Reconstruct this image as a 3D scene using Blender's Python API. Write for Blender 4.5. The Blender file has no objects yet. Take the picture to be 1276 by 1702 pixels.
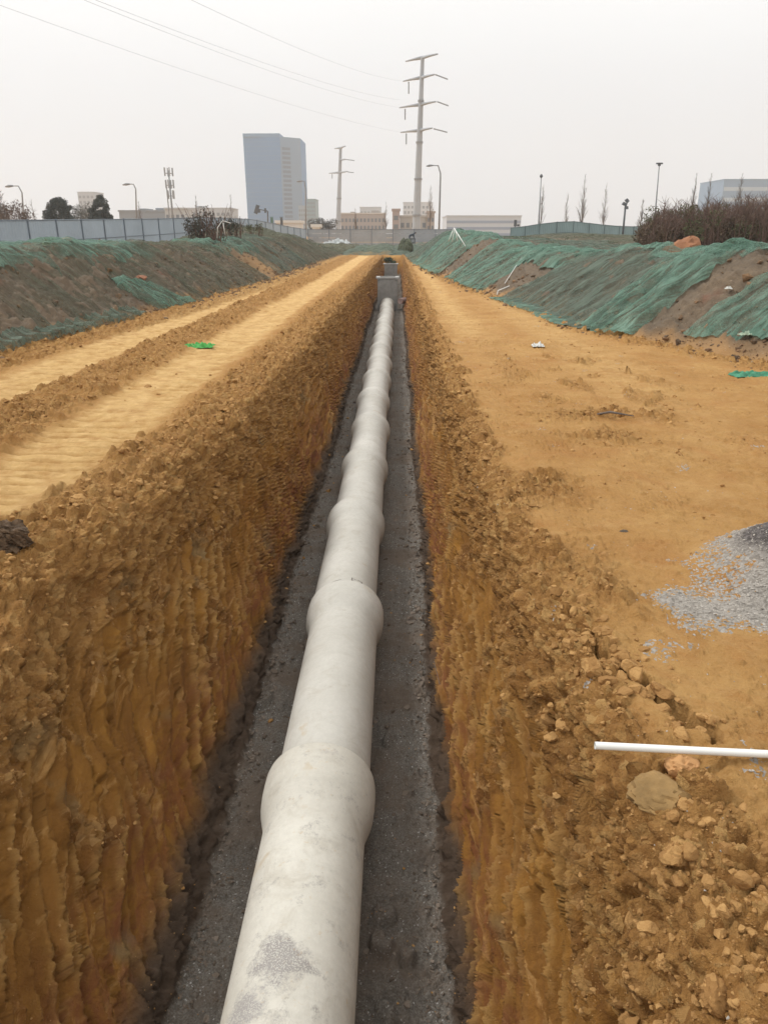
import bpy, bmesh, math, random
import numpy as np
from mathutils import Vector, Matrix, Euler
SC = bpy.context.scene
COL = SC.collection
R = math.radians
random.seed(7)
RNG = np.random.default_rng(11)

# ------------------------------------------------------------------ camera
EYE, PITCH, YAW, FPX, CX, CY = 1.6, R(20.6), R(0.96), 1229.0, 638.0, 851.0
cam_d = bpy.data.cameras.new('camera')
cam_d.sensor_fit = 'VERTICAL'; cam_d.sensor_height = 36.0; cam_d.lens = 26.0
cam_d.clip_start = 0.05; cam_d.clip_end = 3000
cam = bpy.data.objects.new('camera', cam_d); COL.objects.link(cam)
cam.location = (0, 0, EYE); cam.rotation_euler = (R(90) - PITCH, 0, YAW)
SC.camera = cam
# ------------------------------------------------------------------ sky, sun, exposure
SUN_EL, SUN_AZ, SUN_STR = R(46), R(-66), 1.9      # azimuth from +Y, negative = to the left
world = bpy.data.worlds.new('World'); SC.world = world; world.use_nodes = True
nt = world.node_tree; nt.nodes.clear()
def wn(t, **k):
    n = nt.nodes.new(t)
    for a, b in k.items(): setattr(n, a, b)
    return n
out = wn('ShaderNodeOutputWorld'); bg = wn('ShaderNodeBackground')
sky = wn('ShaderNodeTexSky'); sky.sky_type = 'NISHITA'; sky.sun_disc = False
sky.sun_elevation = SUN_EL; sky.sun_rotation = SUN_AZ; sky.air_density = 1.0; sky.dust_density = 3.0
hsv = wn('ShaderNodeHueSaturation'); hsv.inputs['Saturation'].default_value = 0.06
tc = wn('ShaderNodeTexCoord'); sep = wn('ShaderNodeSeparateXYZ')
ramp = wn('ShaderNodeValToRGB')            # the overcast veil: brighter overhead than at the horizon
cr = ramp.color_ramp; cr.elements[0].position = 0.0; cr.elements[0].color = (8.25, 8.3, 8.35, 1)
cr.elements[1].position = 1.0; cr.elements[1].color = (13.5, 13.5, 13.4, 1)
for p, c in ((0.08, (8.6, 8.65, 8.7)), (0.17, (9.6, 9.6, 9.6)), (0.30, (11.8, 11.8, 11.6))):
    e = cr.elements.new(p); e.color = (*c, 1)
cn = wn('ShaderNodeTexNoise'); cn.inputs['Scale'].default_value = 2.2; cn.inputs['Detail'].default_value = 4
cm = wn('ShaderNodeMapRange'); cm.inputs['To Min'].default_value = 0.95; cm.inputs['To Max'].default_value = 1.05
mul = wn('ShaderNodeMix', data_type='RGBA', blend_type='MULTIPLY'); mul.inputs['Factor'].default_value = 1
mixs = wn('ShaderNodeMix', data_type='RGBA'); mixs.inputs['Factor'].default_value = 0.9
L = nt.links.new
L(tc.outputs['Generated'], sep.inputs[0]); L(sep.outputs['Z'], ramp.inputs[0])
L(sky.outputs[0], hsv.inputs['Color'])
L(tc.outputs['Generated'], cn.inputs['Vector']); L(cn.outputs['Fac'], cm.inputs['Value'])
L(ramp.outputs['Color'], mul.inputs['A']); L(cm.outputs[0], mul.inputs['B'])
L(hsv.outputs[0], mixs.inputs['A']); L(mul.outputs['Result'], mixs.inputs['B'])
L(mixs.outputs['Result'], bg.inputs['Color']); bg.inputs['Strength'].default_value = 0.10
L(bg.outputs[0], out.inputs[0])
sl = bpy.data.lights.new('sun', 'SUN'); sl.energy = SUN_STR; sl.angle = R(10); sl.color = (1.0, 0.98, 0.95)
so = bpy.data.objects.new('sun', sl); COL.objects.link(so)
sdir = Vector((math.sin(SUN_AZ) * math.cos(SUN_EL), math.cos(SUN_AZ) * math.cos(SUN_EL), math.sin(SUN_EL)))
so.rotation_euler = sdir.to_track_quat('Z', 'Y').to_euler(); so.location = (-30, 30, 60)
SC.view_settings.view_transform = 'Standard'; SC.view_settings.look = 'None'
SC.view_settings.gamma = 1; SC.view_settings.exposure = 0.0
SC.cycles.max_bounces = 6; SC.cycles.diffuse_bounces = 3; SC.cycles.transparent_max_bounces = 16
SC.cycles.volume_bounces = 1; SC.cycles.use_denoising = True

# ------------------------------------------------------------------ helpers
_cr, _sr = math.cos(PITCH), math.sin(PITCH)
def at(px, py, Y):
    """world point that the photo shows at pixel (px,py), Y metres ahead"""
    a, b = (px - CX) / FPX, (py - CY) / FPX
    x, y, z = a, _cr - b * _sr, -_sr - b * _cr
    c, s = math.cos(YAW), math.sin(YAW)
    X, Yv = x * c - y * s, x * s + y * c
    t = Y / Yv
    return Vector((X * t, Y, EYE + z * t))
def tag(o, label=None, cat=None, group=None, kind=None):
    if label: o['label'] = label
    if cat: o['category'] = cat
    if group: o['group'] = group
    if kind: o['kind'] = kind
    return o
def empty(name, loc=(0, 0, 0), rz=0):
    o = bpy.data.objects.new(name, None); COL.objects.link(o); o.location = loc; o.rotation_euler = (0, 0, rz)
    o.empty_display_size = 0.2
    return o
def kids(o): return [c for c in bpy.data.objects if c.parent == o]
def copy_tree(o, parent=None, cache=None):
    c = o.copy(); COL.objects.link(c); c.parent = parent
    for ch in kids(o): copy_tree(ch, c)
    return c
class MB:
    def __init__(s): s.v = []; s.f = []
    def add(s, vs, fs):
        n = len(s.v); s.v += [tuple(v) for v in vs]; s.f += [tuple(i + n for i in f) for f in fs]
    def box(s, c, size, rot=None, taper=1.0):
        x, y, z = [q / 2 for q in size]
        vs = [Vector((i * x * (taper if k > 0 else 1), j * y * (taper if k > 0 else 1), k * z)) for k in (-1, 1) for j in (-1, 1) for i in (-1, 1)]
        if rot is not None: vs = [rot @ v for v in vs]
        c = Vector(c)
        s.add([v + c for v in vs], [(0, 2, 3, 1), (4, 5, 7, 6), (0, 1, 5, 4), (2, 6, 7, 3), (0, 4, 6, 2), (1, 3, 7, 5)])
    def tube(s, pts, rad, n=8, caps=True):
        pts = [Vector(p) for p in pts]
        if not hasattr(rad, '__len__'): rad = [rad] * len(pts)
        rings = []; up = None
        for i, p in enumerate(pts):
            d = (pts[min(i + 1, len(pts) - 1)] - pts[max(i - 1, 0)]).normalized()
            if up is None:
                up = Vector((0, 0, 1)) if abs(d.z) < 0.9 else Vector((1, 0, 0))
            a = d.cross(up)
            if a.length < 1e-6: a = d.cross(Vector((0, 1, 0)))
            a.normalize(); b = a.cross(d).normalized(); up = b
            rings.append([p + (a * math.cos(2 * math.pi * k / n) + b * math.sin(2 * math.pi * k / n)) * rad[i] for k in range(n)])
        vs = [v for r in rings for v in r]; fs = []
        for i in range(len(pts) - 1):
            for k in range(n):
                fs.append((i * n + k, i * n + (k + 1) % n, (i + 1) * n + (k + 1) % n, (i + 1) * n + k))
        if caps:
            fs.append(tuple(range(n - 1, -1, -1))); fs.append(tuple((len(pts) - 1) * n + k for k in range(n)))
        s.add(vs, fs)
    def build(s, name, mat, parent=None, smooth=False, angle=None):
        me = bpy.data.meshes.new(name); me.from_pydata(s.v, [], s.f); me.update()
        if smooth:
            me.polygons.foreach_set('use_smooth', [True] * len(me.polygons))
            if angle is not None and hasattr(me, 'set_sharp_from_angle'): me.set_sharp_from_angle(angle=R(angle))
        me.materials.append(mat)
        o = bpy.data.objects.new(name, me); COL.objects.link(o)
        if parent: o.parent = parent
        return o
def np_mesh(name, V, F, mat, parent=None, smooth=True, attrs=None):
    """V (n,3) float, F (m,k) int"""
    me = bpy.data.meshes.new(name); n, (m, k) = len(V), F.shape
    me.vertices.add(n); me.vertices.foreach_set('co', np.ascontiguousarray(V, dtype=np.float32).ravel())
    me.loops.add(m * k); me.loops.foreach_set('vertex_index', np.ascontiguousarray(F, dtype=np.int32).ravel())
    me.polygons.add(m); me.polygons.foreach_set('loop_start', np.arange(0, m * k, k, dtype=np.int32))
    me.update(calc_edges=True)
    me.polygons.foreach_set('use_smooth', np.full(m, smooth))
    for an, av in (attrs or {}).items():
        a = me.attributes.new(an, 'FLOAT', 'POINT'); a.data.foreach_set('value', np.ascontiguousarray(av, dtype=np.float32).ravel())
    me.materials.append(mat)
    o = bpy.data.objects.new(name, me); COL.objects.link(o)
    if parent: o.parent = parent
    return o
def grid_faces(nr, nc, keep=None):
    i = np.arange(nr * nc).reshape(nr, nc)
    F = np.stack([i[:-1, :-1], i[:-1, 1:], i[1:, 1:], i[1:, :-1]], -1).reshape(-1, 4)
    return F if keep is None else F[keep.reshape(-1)]
# ---- numpy noise
def _h(ix, iy, seed):
    n = (ix.astype(np.int64) * 374761393 + iy.astype(np.int64) * 668265263 + seed * 1442695041) & 0xffffffff
    n = ((n ^ (n >> 13)) * 1274126177) & 0xffffffff
    n = ((n ^ (n >> 16)) * 2246822519) & 0xffffffff
    return ((n ^ (n >> 15)) & 0xffffff).astype(np.float32) / 16777215.0
def noise(x, y, seed=0):
    """gradient noise, about -0.7..0.7"""
    x = np.asarray(x, np.float64); y = np.asarray(y, np.float64)
    xi = np.floor(x); yi = np.floor(y); fx = (x - xi).astype(np.float32); fy = (y - yi).astype(np.float32)
    xi = xi.astype(np.int64); yi = yi.astype(np.int64)
    u = fx * fx * fx * (fx * (fx * 6 - 15) + 10); v = fy * fy * fy * (fy * (fy * 6 - 15) + 10)
    def g(ox, oy):
        a = _h(xi + ox, yi + oy, seed) * 6.2831853
        return np.cos(a) * (fx - ox) + np.sin(a) * (fy - oy)
    return (g(0, 0) * (1 - u) + g(1, 0) * u) * (1 - v) + (g(0, 1) * (1 - u) + g(1, 1) * u) * v
def fbm(x, y, o=4, seed=0, gain=0.5):
    t = 0; a = 1.0
    for k in range(o):
        t = t + a * noise(x * 2 ** k, y * 2 ** k, seed + k * 17); a *= gain
    return t
def worley(x, y, seed=0, jit=0.9):
    x = np.asarray(x, np.float64); y = np.asarray(y, np.float64)
    xi = np.floor(x).astype(np.int64); yi = np.floor(y).astype(np.int64)
    F1 = np.full(x.shape, 9., np.float32); F2 = F1.copy(); ID = np.zeros(x.shape, np.float32)
    DX = np.zeros(x.shape, np.float32); DY = DX.copy()
    for ox in (-1, 0, 1):
        for oy in (-1, 0, 1):
            cx, cy = xi + ox, yi + oy
            dx = (x - (cx + 0.5 + jit * (_h(cx, cy, seed) - 0.5))).astype(np.float32)
            dy = (y - (cy + 0.5 + jit * (_h(cx, cy, seed + 5) - 0.5))).astype(np.float32)
            d = np.sqrt(dx * dx + dy * dy); idd = _h(cx, cy, seed + 9)
            m = d < F1
            F2 = np.where(m, F1, np.minimum(F2, d)); ID = np.where(m, idd, ID)
            DX = np.where(m, dx, DX); DY = np.where(m, dy, DY); F1 = np.where(m, d, F1)
    return F1, F2, ID, DX, DY
def clods(x, y, cell, seed, dens):
    """height of angular lumps of about cell size (metres); dens 0..1 array"""
    wx = x / cell + 0.35 * noise(x / cell * 1.7, y / cell * 1.7, seed + 3); wy = y / cell + 0.35 * noise(x / cell * 1.7, y / cell * 1.7, seed + 4)
    F1, F2, ID, DX, DY = worley(wx, wy, seed)
    r = 0.28 + 0.34 * ID
    edge = np.clip((F2 - F1) * 3.0, 0, 1)
    h = np.sqrt(np.clip(1 - (F1 / r) ** 2, 0, 1))
    tilt = (ID * 7 % 1 - 0.5) * DX * 1.2 + (ID * 13 % 1 - 0.5) * DY * 1.2
    h = np.clip(np.minimum(h, 0.78) + tilt * (h > 0), 0, 1) * np.minimum(1, edge + 0.25)
    on = np.clip((dens - (ID * 31 % 1)) * 8, 0, 1)
    return h * on * cell * 0.5
def sstep(a, b, x):
    t = np.clip((x - a) / (b - a), 0, 1); return t * t * (3 - 2 * t)
def gauss(x, y, cx, cy, sx, sy): return np.exp(-((x - cx) / sx) ** 2 - ((y - cy) / sy) ** 2)

# ------------------------------------------------------------------ materials
def new_mat(name):
    m = bpy.data.materials.new(name); m.use_nodes = True; t = m.node_tree; t.nodes.clear()
    o = t.nodes.new('ShaderNodeOutputMaterial'); b = t.nodes.new('ShaderNodeBsdfPrincipled')
    t.links.new(b.outputs[0], o.inputs[0]); return m, t, b, o
def nd(t, typ, **k):
    n = t.nodes.new(typ)
    for a, b in k.items():
        if a.startswith('i_'): n.inputs[a[2:].replace('_', ' ')].default_value = b
        else: setattr(n, a, b)
    return n
def mixc(t, fac, a, b, mode='MIX'):
    m = nd(t, 'ShaderNodeMix', data_type='RGBA', blend_type=mode)
    for s, v in (('Factor', fac), ('A', a), ('B', b)):
        if isinstance(v, (int, float)): m.inputs[s].default_value = v
        elif isinstance(v, tuple): m.inputs[s].default_value = (*v, 1)
        else: t.links.new(v, m.inputs[s])
    return m.outputs['Result']
def tnoise(t, scale, detail=3, rough=0.55, vec=None, dist=0.0):
    n = nd(t, 'ShaderNodeTexNoise'); n.inputs['Scale'].default_value = scale; n.inputs['Detail'].default_value = detail
    n.inputs['Roughness'].default_value = rough; n.inputs['Distortion'].default_value = dist
    if vec is not None: t.links.new(vec, n.inputs['Vector'])
    return n.outputs['Fac']
def mrange(t, v, a, b, c=0.0, d=1.0):
    m = nd(t, 'ShaderNodeMapRange'); t.links.new(v, m.inputs['Value'])
    for k, q in (('From Min', a), ('From Max', b), ('To Min', c), ('To Max', d)): m.inputs[k].default_value = q
    return m.outputs[0]
def obj_co(t): return nd(t, 'ShaderNodeTexCoord').outputs['Object']
def attr(t, name): return nd(t, 'ShaderNodeAttribute', attribute_name=name).outputs['Fac']
def math2(t, op, a, b):
    m = nd(t, 'ShaderNodeMath', operation=op)
    for i, v in enumerate((a, b)):
        if isinstance(v, (int, float)): m.inputs[i].default_value = v
        else: t.links.new(v, m.inputs[i])
    return m.outputs[0]
def bump(t, b, h, dist, strength=1.0):
    n = nd(t, 'ShaderNodeBump'); n.inputs['Distance'].default_value = dist; n.inputs['Strength'].default_value = strength
    t.links.new(h, n.inputs['Height']); t.links.new(n.outputs[0], b.inputs['Normal'])
def plain(name, col, rough=0.7, metal=0.0, var=0.12, scale=3.0, bumpd=0.0, bscale=40):
    m, t, b, o = new_mat(name); co = obj_co(t)
    f = mrange(t, tnoise(t, scale, 4, 0.6, co), 0.3, 0.7)
    c0 = tuple(max(0, c * (1 - var)) for c in col); c1 = tuple(min(1, c * (1 + var)) for c in col)
    t.links.new(mixc(t, f, c0, c1), b.inputs['Base Color'])
    b.inputs['Roughness'].default_value = rough; b.inputs['Metallic'].default_value = metal
    if bumpd: bump(t, b, tnoise(t, bscale, 5, 0.6, co), bumpd)
    return m
OCH_L, OCH_M, OCH_D = (0.62, 0.375, 0.13), (0.47, 0.245, 0.072), (0.30, 0.135, 0.040)
def soil_mat():
    m, t, b, o = new_mat('ochre_soil'); co = obj_co(t); lk = t.links.new
    n1 = mrange(t, tnoise(t, 1.3, 5, 0.6, co), 0.35, 0.65)
    n2 = mrange(t, tnoise(t, 14, 6, 0.65, co), 0.3, 0.7)
    n3 = mrange(t, tnoise(t, 90, 4, 0.6, co), 0.3, 0.7)
    c = mixc(t, n1, (0.40, 0.210, 0.072), (0.55, 0.335, 0.135))
    n5 = mrange(t, tnoise(t, 2.2, 6, 0.7, co, 0.8), 0.50, 0.68)
    c = mixc(t, math2(t, 'MULTIPLY', n5, 0.75), c, (0.40, 0.18, 0.062))
    n4 = mrange(t, tnoise(t, 4.5, 6, 0.7, co, 0.6), 0.5, 0.7)
    c = mixc(t, math2(t, 'MULTIPLY', n4, 0.5), c, (0.62, 0.41, 0.19))
    c = mixc(t, math2(t, 'MULTIPLY', n2, 0.5), c, (0.36, 0.19, 0.070))
    c = mixc(t, math2(t, 'MULTIPLY', n3, 0.30), c, (0.64, 0.43, 0.20))
    # compacted, pale yellow tracks
    tn = mrange(t, tnoise(t, 5, 5, 0.6, co), 0.25, 0.6)
    trk = math2(t, 'MULTIPLY', attr(t, 'track'), tn)
    c = mixc(t, trk, c, mixc(t, n2, (0.76, 0.54, 0.27), (0.64, 0.42, 0.18)))
    c = mixc(t, math2(t, 'MULTIPLY', attr(t, 'cleat'), 0.55), c, (0.42, 0.24, 0.09))  # looser soil tone; also puts shade of the tread grooves into the colour
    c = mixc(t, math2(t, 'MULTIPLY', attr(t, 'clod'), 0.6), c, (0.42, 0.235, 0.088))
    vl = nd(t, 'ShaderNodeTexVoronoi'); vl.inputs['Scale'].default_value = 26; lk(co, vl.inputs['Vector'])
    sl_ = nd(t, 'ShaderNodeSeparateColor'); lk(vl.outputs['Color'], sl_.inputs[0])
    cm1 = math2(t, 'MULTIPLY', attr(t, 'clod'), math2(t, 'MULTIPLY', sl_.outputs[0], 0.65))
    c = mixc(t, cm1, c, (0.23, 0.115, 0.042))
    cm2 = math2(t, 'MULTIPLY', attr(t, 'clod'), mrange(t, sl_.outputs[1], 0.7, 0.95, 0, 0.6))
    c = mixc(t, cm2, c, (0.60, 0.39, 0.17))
    # trench strata
    st = attr(t, 'wall')
    cv = nd(t, 'ShaderNodeCombineXYZ'); lk(attr(t, 'gu'), cv.inputs[0]); lk(attr(t, 'gv'), cv.inputs[1])
    mp = nd(t, 'ShaderNodeMapping'); mp.inputs['Scale'].default_value = (9.0, 1.8, 1.0); lk(cv.outputs[0], mp.inputs[0])
    ns = mrange(t, tnoise(t, 1.0, 6, 0.65, mp.outputs[0], 0.5), 0.36, 0.66)
    nl = mrange(t, tnoise(t, 1.7, 4, 0.6, co), 0.35, 0.68)
    wcol = mixc(t, ns, (0.42, 0.22, 0.062), (0.19, 0.090, 0.028))
    wcol = mixc(t, math2(t, 'MULTIPLY', nl, 0.6), wcol, (0.25, 0.125, 0.040))
    mp3 = nd(t, 'ShaderNodeMapping'); mp3.inputs['Scale'].default_value = (7.0, 4.0, 1.0); mp3.inputs['Location'].default_value = (4, 3, 2); lk(cv.outputs[0], mp3.inputs[0])
    ny = mrange(t, tnoise(t, 1.4, 5, 0.65, mp3.outputs[0], 0.6), 0.56, 0.66)
    wcol = mixc(t, math2(t, 'MULTIPLY', ny, 0.8), wcol, (0.56, 0.34, 0.14))
    wcol = mixc(t, math2(t, 'MULTIPLY', attr(t, 'ridge'), 0.7), wcol, (0.52, 0.32, 0.125))
    wcol = mixc(t, math2(t, 'MULTIPLY', n2, 0.3), wcol, (0.20, 0.095, 0.033))
    c = mixc(t, st, c, wcol)
    rd = math2(t, 'MULTIPLY', attr(t, 'red'), mrange(t, tnoise(t, 2.6, 5, 0.65, mp3.outputs[0], 0.5), 0.42, 0.58))
    c = mixc(t, math2(t, 'MULTIPLY', rd, 0.65), c, (0.17, 0.055, 0.036))
    c = mixc(t, math2(t, 'MULTIPLY', attr(t, 'rub'), math2(t, 'MULTIPLY', attr(t, 'wall'), math2(t, 'MULTIPLY', sl_.outputs[0], 0.75))), c, (0.17, 0.080, 0.030))
    c = mixc(t, math2(t, 'MULTIPLY', attr(t, 'rub'), math2(t, 'MULTIPLY', attr(t, 'wall'), mrange(t, sl_.outputs[1], 0.55, 0.95, 0, 0.45))), c, (0.62, 0.40, 0.18))
    # olive / grey clay blotches
    cl = math2(t, 'MULTIPLY', attr(t, 'wall'), mrange(t, tnoise(t, 2.1, 3, 0.5, co), 0.62, 0.7))
    c = mixc(t, math2(t, 'MULTIPLY', cl, 0.5), c, (0.22, 0.18, 0.10))
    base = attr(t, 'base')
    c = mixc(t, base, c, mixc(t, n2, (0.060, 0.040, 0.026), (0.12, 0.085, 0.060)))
    # trench bed and gravel
    v = nd(t, 'ShaderNodeTexVoronoi'); v.inputs['Scale'].default_value = 150; lk(co, v.inputs['Vector'])
    sp = nd(t, 'ShaderNodeSeparateColor'); lk(v.outputs['Color'], sp.inputs[0])
    gcol = mixc(t, mrange(t, sp.outputs[0], 0.2, 1.0), (0.155, 0.137, 0.115), (0.27, 0.245, 0.212))
    gcol = mixc(t, mrange(t, sp.outputs[1], 0.982, 0.988), gcol, (0.55, 0.53, 0.50))
    gcol = mixc(t, math2(t, 'MULTIPLY', mrange(t, tnoise(t, 2.4, 5, 0.65, co), 0.45, 0.62), 0.75), gcol, (0.185, 0.143, 0.108))
    c = mixc(t, attr(t, 'bed'), c, gcol)
    v2 = nd(t, 'ShaderNodeTexVoronoi'); v2.inputs['Scale'].default_value = 75; lk(co, v2.inputs['Vector'])
    s2 = nd(t, 'ShaderNodeSeparateColor'); lk(v2.outputs['Color'], s2.inputs[0])
    hcol = mixc(t, s2.outputs[0], (0.31, 0.28, 0.245), (0.52, 0.48, 0.43))
    gm = attr(t, 'gravel')
    gf = math2(t, 'GREATER_THAN', gm, math2(t, 'MULTIPLY', s2.outputs[2], 0.9))
    gf = math2(t, 'MULTIPLY', gf, math2(t, 'GREATER_THAN', gm, 0.12))
    c = mixc(t, gf, c, hcol)
    c = mixc(t, attr(t, 'wet'), c, mixc(t, s2.outputs[0], (0.07, 0.06, 0.055), (0.20, 0.18, 0.17)))
    hs = nd(t, 'ShaderNodeHueSaturation'); hs.inputs['Saturation'].default_value = 1.07; hs.inputs['Hue'].default_value = 0.4975; lk(c, hs.inputs['Color']); c = hs.outputs[0]
    lk(c, b.inputs['Base Color']); b.inputs['Roughness'].default_value = 0.93
    b.inputs['Specular IOR Level'].default_value = 0.25
    vb = nd(t, 'ShaderNodeTexVoronoi'); vb.inputs['Scale'].default_value = 95; lk(co, vb.inputs['Vector'])
    vc = nd(t, 'ShaderNodeTexVoronoi'); vc.inputs['Scale'].default_value = 38; lk(co, vc.inputs['Vector'])
    crum = math2(t, 'ADD', math2(t, 'MULTIPLY', vb.outputs['Distance'], -0.35), math2(t, 'MULTIPLY', vc.outputs['Distance'], -0.6))
    msk = math2(t, 'ADD', math2(t, 'MULTIPLY', attr(t, 'rub'), 1.0), 0.35)
    hh = math2(t, 'ADD', math2(t, 'ADD', tnoise(t, 60, 6, 0.75, co), math2(t, 'MULTIPLY', tnoise(t, 240, 3, 0.6, co), 0.4)), math2(t, 'MULTIPLY', crum, msk))
    bump(t, b, hh, 0.018, 0.85)
    return m
def bank_mat():
    m, t, b, o = new_mat('bank_soil'); co = obj_co(t)
    a = mrange(t, tnoise(t, 1.1, 5, 0.65, co), 0.35, 0.65); c2 = mrange(t, tnoise(t, 9, 6, 0.7, co), 0.3, 0.7)
    c = mixc(t, a, (0.150, 0.115, 0.078), (0.215, 0.155, 0.098))
    c = mixc(t, math2(t, 'MULTIPLY', c2, 0.75), c, (0.090, 0.066, 0.046))
    c = mixc(t, mrange(t, tnoise(t, 0.8, 4, 0.6, co), 0.64, 0.72), c, (0.19, 0.10, 0.062))
    c = mixc(t, attr(t, 'ochre'), c, (0.38, 0.215, 0.085))
    c = mixc(t, mrange(t, tnoise(t, 22, 3, 0.6, co), 0.66, 0.72), c, (0.36, 0.27, 0.18))
    t.links.new(c, b.inputs['Base Color']); b.inputs['Roughness'].default_value = 0.95
    bump(t, b, tnoise(t, 35, 6, 0.7, co), 0.03, 0.9); return m
def net_mat(name, ca, cb):
    m, t, b, o = new_mat(name); co = obj_co(t)
    c = mixc(t, mrange(t, tnoise(t, 3, 5, 0.65, co), 0.3, 0.7), ca, cb)
    t.links.new(c, b.inputs['Base Color']); b.inputs['Roughness'].default_value = 0.75
    tr = nd(t, 'ShaderNodeBsdfTransparent'); mx = nd(t, 'ShaderNodeMixShader')
    tl = nd(t, 'ShaderNodeBsdfTranslucent'); t.links.new(c, tl.inputs['Color'])
    m2 = nd(t, 'ShaderNodeMixShader'); m2.inputs[0].default_value = 0.3
    t.links.new(b.outputs[0], m2.inputs[1]); t.links.new(tl.outputs[0], m2.inputs[2])
    mpn = nd(t, 'ShaderNodeMapping'); mpn.inputs['Scale'].default_value = (1.3, 9.0, 1.3); mpn.inputs['Rotation'].default_value = (0, 0, 0.25); t.links.new(co, mpn.inputs[0])
    wr = nd(t, 'ShaderNodeTexNoise'); wr.inputs['Scale'].default_value = 1.0; wr.inputs['Detail'].default_value = 5; wr.inputs['Distortion'].default_value = 1.2; t.links.new(mpn.outputs[0], wr.inputs['Vector'])
    wd = mrange(t, wr.outputs['Fac'], 0.35, 0.65, -0.22, 0.26)
    bump(t, b, wr.outputs['Fac'], 0.12, 1.0)
    f = math2(t, 'ADD', math2(t, 'ADD', attr(t, 'dens'), wd), mrange(t, tnoise(t, 40, 3, 0.7, co), 0.3, 0.7, -0.18, 0.18))
    cl = nd(t, 'ShaderNodeClamp'); t.links.new(f, cl.inputs[0])
    t.links.new(cl.outputs[0], mx.inputs[0]); t.links.new(tr.outputs[0], mx.inputs[1]); t.links.new(m2.outputs[0], mx.inputs[2])
    t.links.new(mx.outputs[0], o.inputs[0]); return m
def concrete_mat(name, ca, cb, patches=False):
    m, t, b, o = new_mat(name); lk = t.links.new
    geo = nd(t, 'ShaderNodeNewGeometry').outputs['Position']
    a = mrange(t, tnoise(t, 1.4, 5, 0.6, geo), 0.35, 0.65); c2 = mrange(t, tnoise(t, 30, 5, 0.7, geo), 0.3, 0.75)
    c = mixc(t, a, ca, cb)
    c = mixc(t, math2(t, 'MULTIPLY', c2, 0.28), c, tuple(x * 0.6 for x in ca))
    c = mixc(t, math2(t, 'MULTIPLY', mrange(t, tnoise(t, 5, 6, 0.7, geo, 1.0), 0.52, 0.70), 0.45), c, (0.38, 0.335, 0.26))
    mp = nd(t, 'ShaderNodeMapping'); mp.inputs['Scale'].default_value = (0.5, 14, 0.5); lk(geo, mp.inputs[0])
    c = mixc(t, math2(t, 'MULTIPLY', mrange(t, tnoise(t, 1.3, 4, 0.6, mp.outputs[0]), 0.55, 0.75), 0.18), c, (0.35, 0.33, 0.28))
    oi = nd(t, 'ShaderNodeObjectInfo')
    c = mixc(t, mrange(t, oi.outputs['Random'], 0, 1, 0, 0.22), c, (0.44, 0.41, 0.35))
    c = mixc(t, mrange(t, tnoise(t, 30, 3, 0.6, geo), 0.68, 0.76, 0, 0.5), c, (0.30, 0.27, 0.22))
    c = mixc(t, mrange(t, tnoise(t, 3.2, 4, 0.6, geo), 0.66, 0.72, 0, 0.5), c, (0.44, 0.33, 0.19))
    if patches:
        for (x, y, z, r, col, th) in ((-0.44, 2.04, -0.98, 0.19, (0.29, 0.27, 0.25), 0.22), (-0.52, 1.84, -1.03, 0.15, (0.32, 0.30, 0.28), 0.28), (-0.33, 3.18, -0.92, 0.12, (0.42, 0.39, 0.35), 0.5), (-0.30, 2.86, -0.96, 0.026, (0.50, 0.32, 0.12), 0.3), (-0.40, 2.92, -0.96, 0.03, (0.40, 0.37, 0.33), 0.5), (-0.21, 2.20, -1.02, 0.04, (0.5, 0.36, 0.2), 0.5)):
            d = nd(t, 'ShaderNodeVectorMath', operation='DISTANCE'); lk(geo, d.inputs[0]); d.inputs[1].default_value = (x, y, z)
            e = math2(t, 'ADD', mrange(t, d.outputs['Value'], 0, r, 1.0, 0.0), mrange(t, tnoise(t, 3 / r ** 0.5, 6, 0.8, geo), 0.3, 0.7, -0.6, 0.6))
            g = math2(t, 'MULTIPLY', mrange(t, e, th, th + 0.45), mrange(t, tnoise(t, 170, 2, 0.6, geo), 0.38, 0.5, 0.25, 1))
            c = mixc(t, g, c, col)
    lk(c, b.inputs['Base Color']); b.inputs['Roughness'].default_value = 0.72
    bump(t, b, tnoise(t, 50, 6, 0.7, geo), 0.004, 0.6); return m
M = {}
M['soil'] = soil_mat(); M['bank'] = bank_mat()
M['netL'] = net_mat('olive_dust_net', (0.115, 0.125, 0.078), (0.165, 0.170, 0.110))
M['netR'] = net_mat('green_dust_net', (0.105, 0.145, 0.105), (0.175, 0.225, 0.170))
M['netB'] = net_mat('bright_dust_net', (0.10, 0.21, 0.15), (0.25, 0.40, 0.31))
M['pipe'] = concrete_mat('pale_concrete', (0.52, 0.50, 0.445), (0.64, 0.62, 0.565))
M['pipe1'] = concrete_mat('pale_concrete_dirty', (0.56, 0.53, 0.455), (0.66, 0.635, 0.56), True)
M['chamber'] = plain('grey_concrete', (0.27, 0.265, 0.25), 0.85, var=0.2, scale=4, bumpd=0.01)
M['mono'] = plain('galvanised_mast', (0.36, 0.39, 0.42), 0.55, 0.0, 0.08, 0.3)
M['dark'] = plain('dark_metal', (0.09, 0.095, 0.10), 0.5)
M['grey'] = plain('grey_metal', (0.25, 0.26, 0.27), 0.5)
M['white'] = plain('white_pvc', (0.80, 0.80, 0.76), 0.35, var=0.04)
M['ink'] = plain('grey_ink', (0.16, 0.14, 0.12), 0.9)
M['bark'] = plain('winter_bark', (0.15, 0.12, 0.10), 0.9, var=0.3, scale=8)
M['twig'] = plain('reddish_twig', (0.125, 0.075, 0.055), 0.9, var=0.4, scale=2)
M['leafd'] = plain('dark_foliage', (0.055, 0.062, 0.050), 0.8, var=0.4, scale=2)
M['leafb'] = plain('dry_brush', (0.12, 0.085, 0.052), 0.9, var=0.45, scale=1.2)
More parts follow.
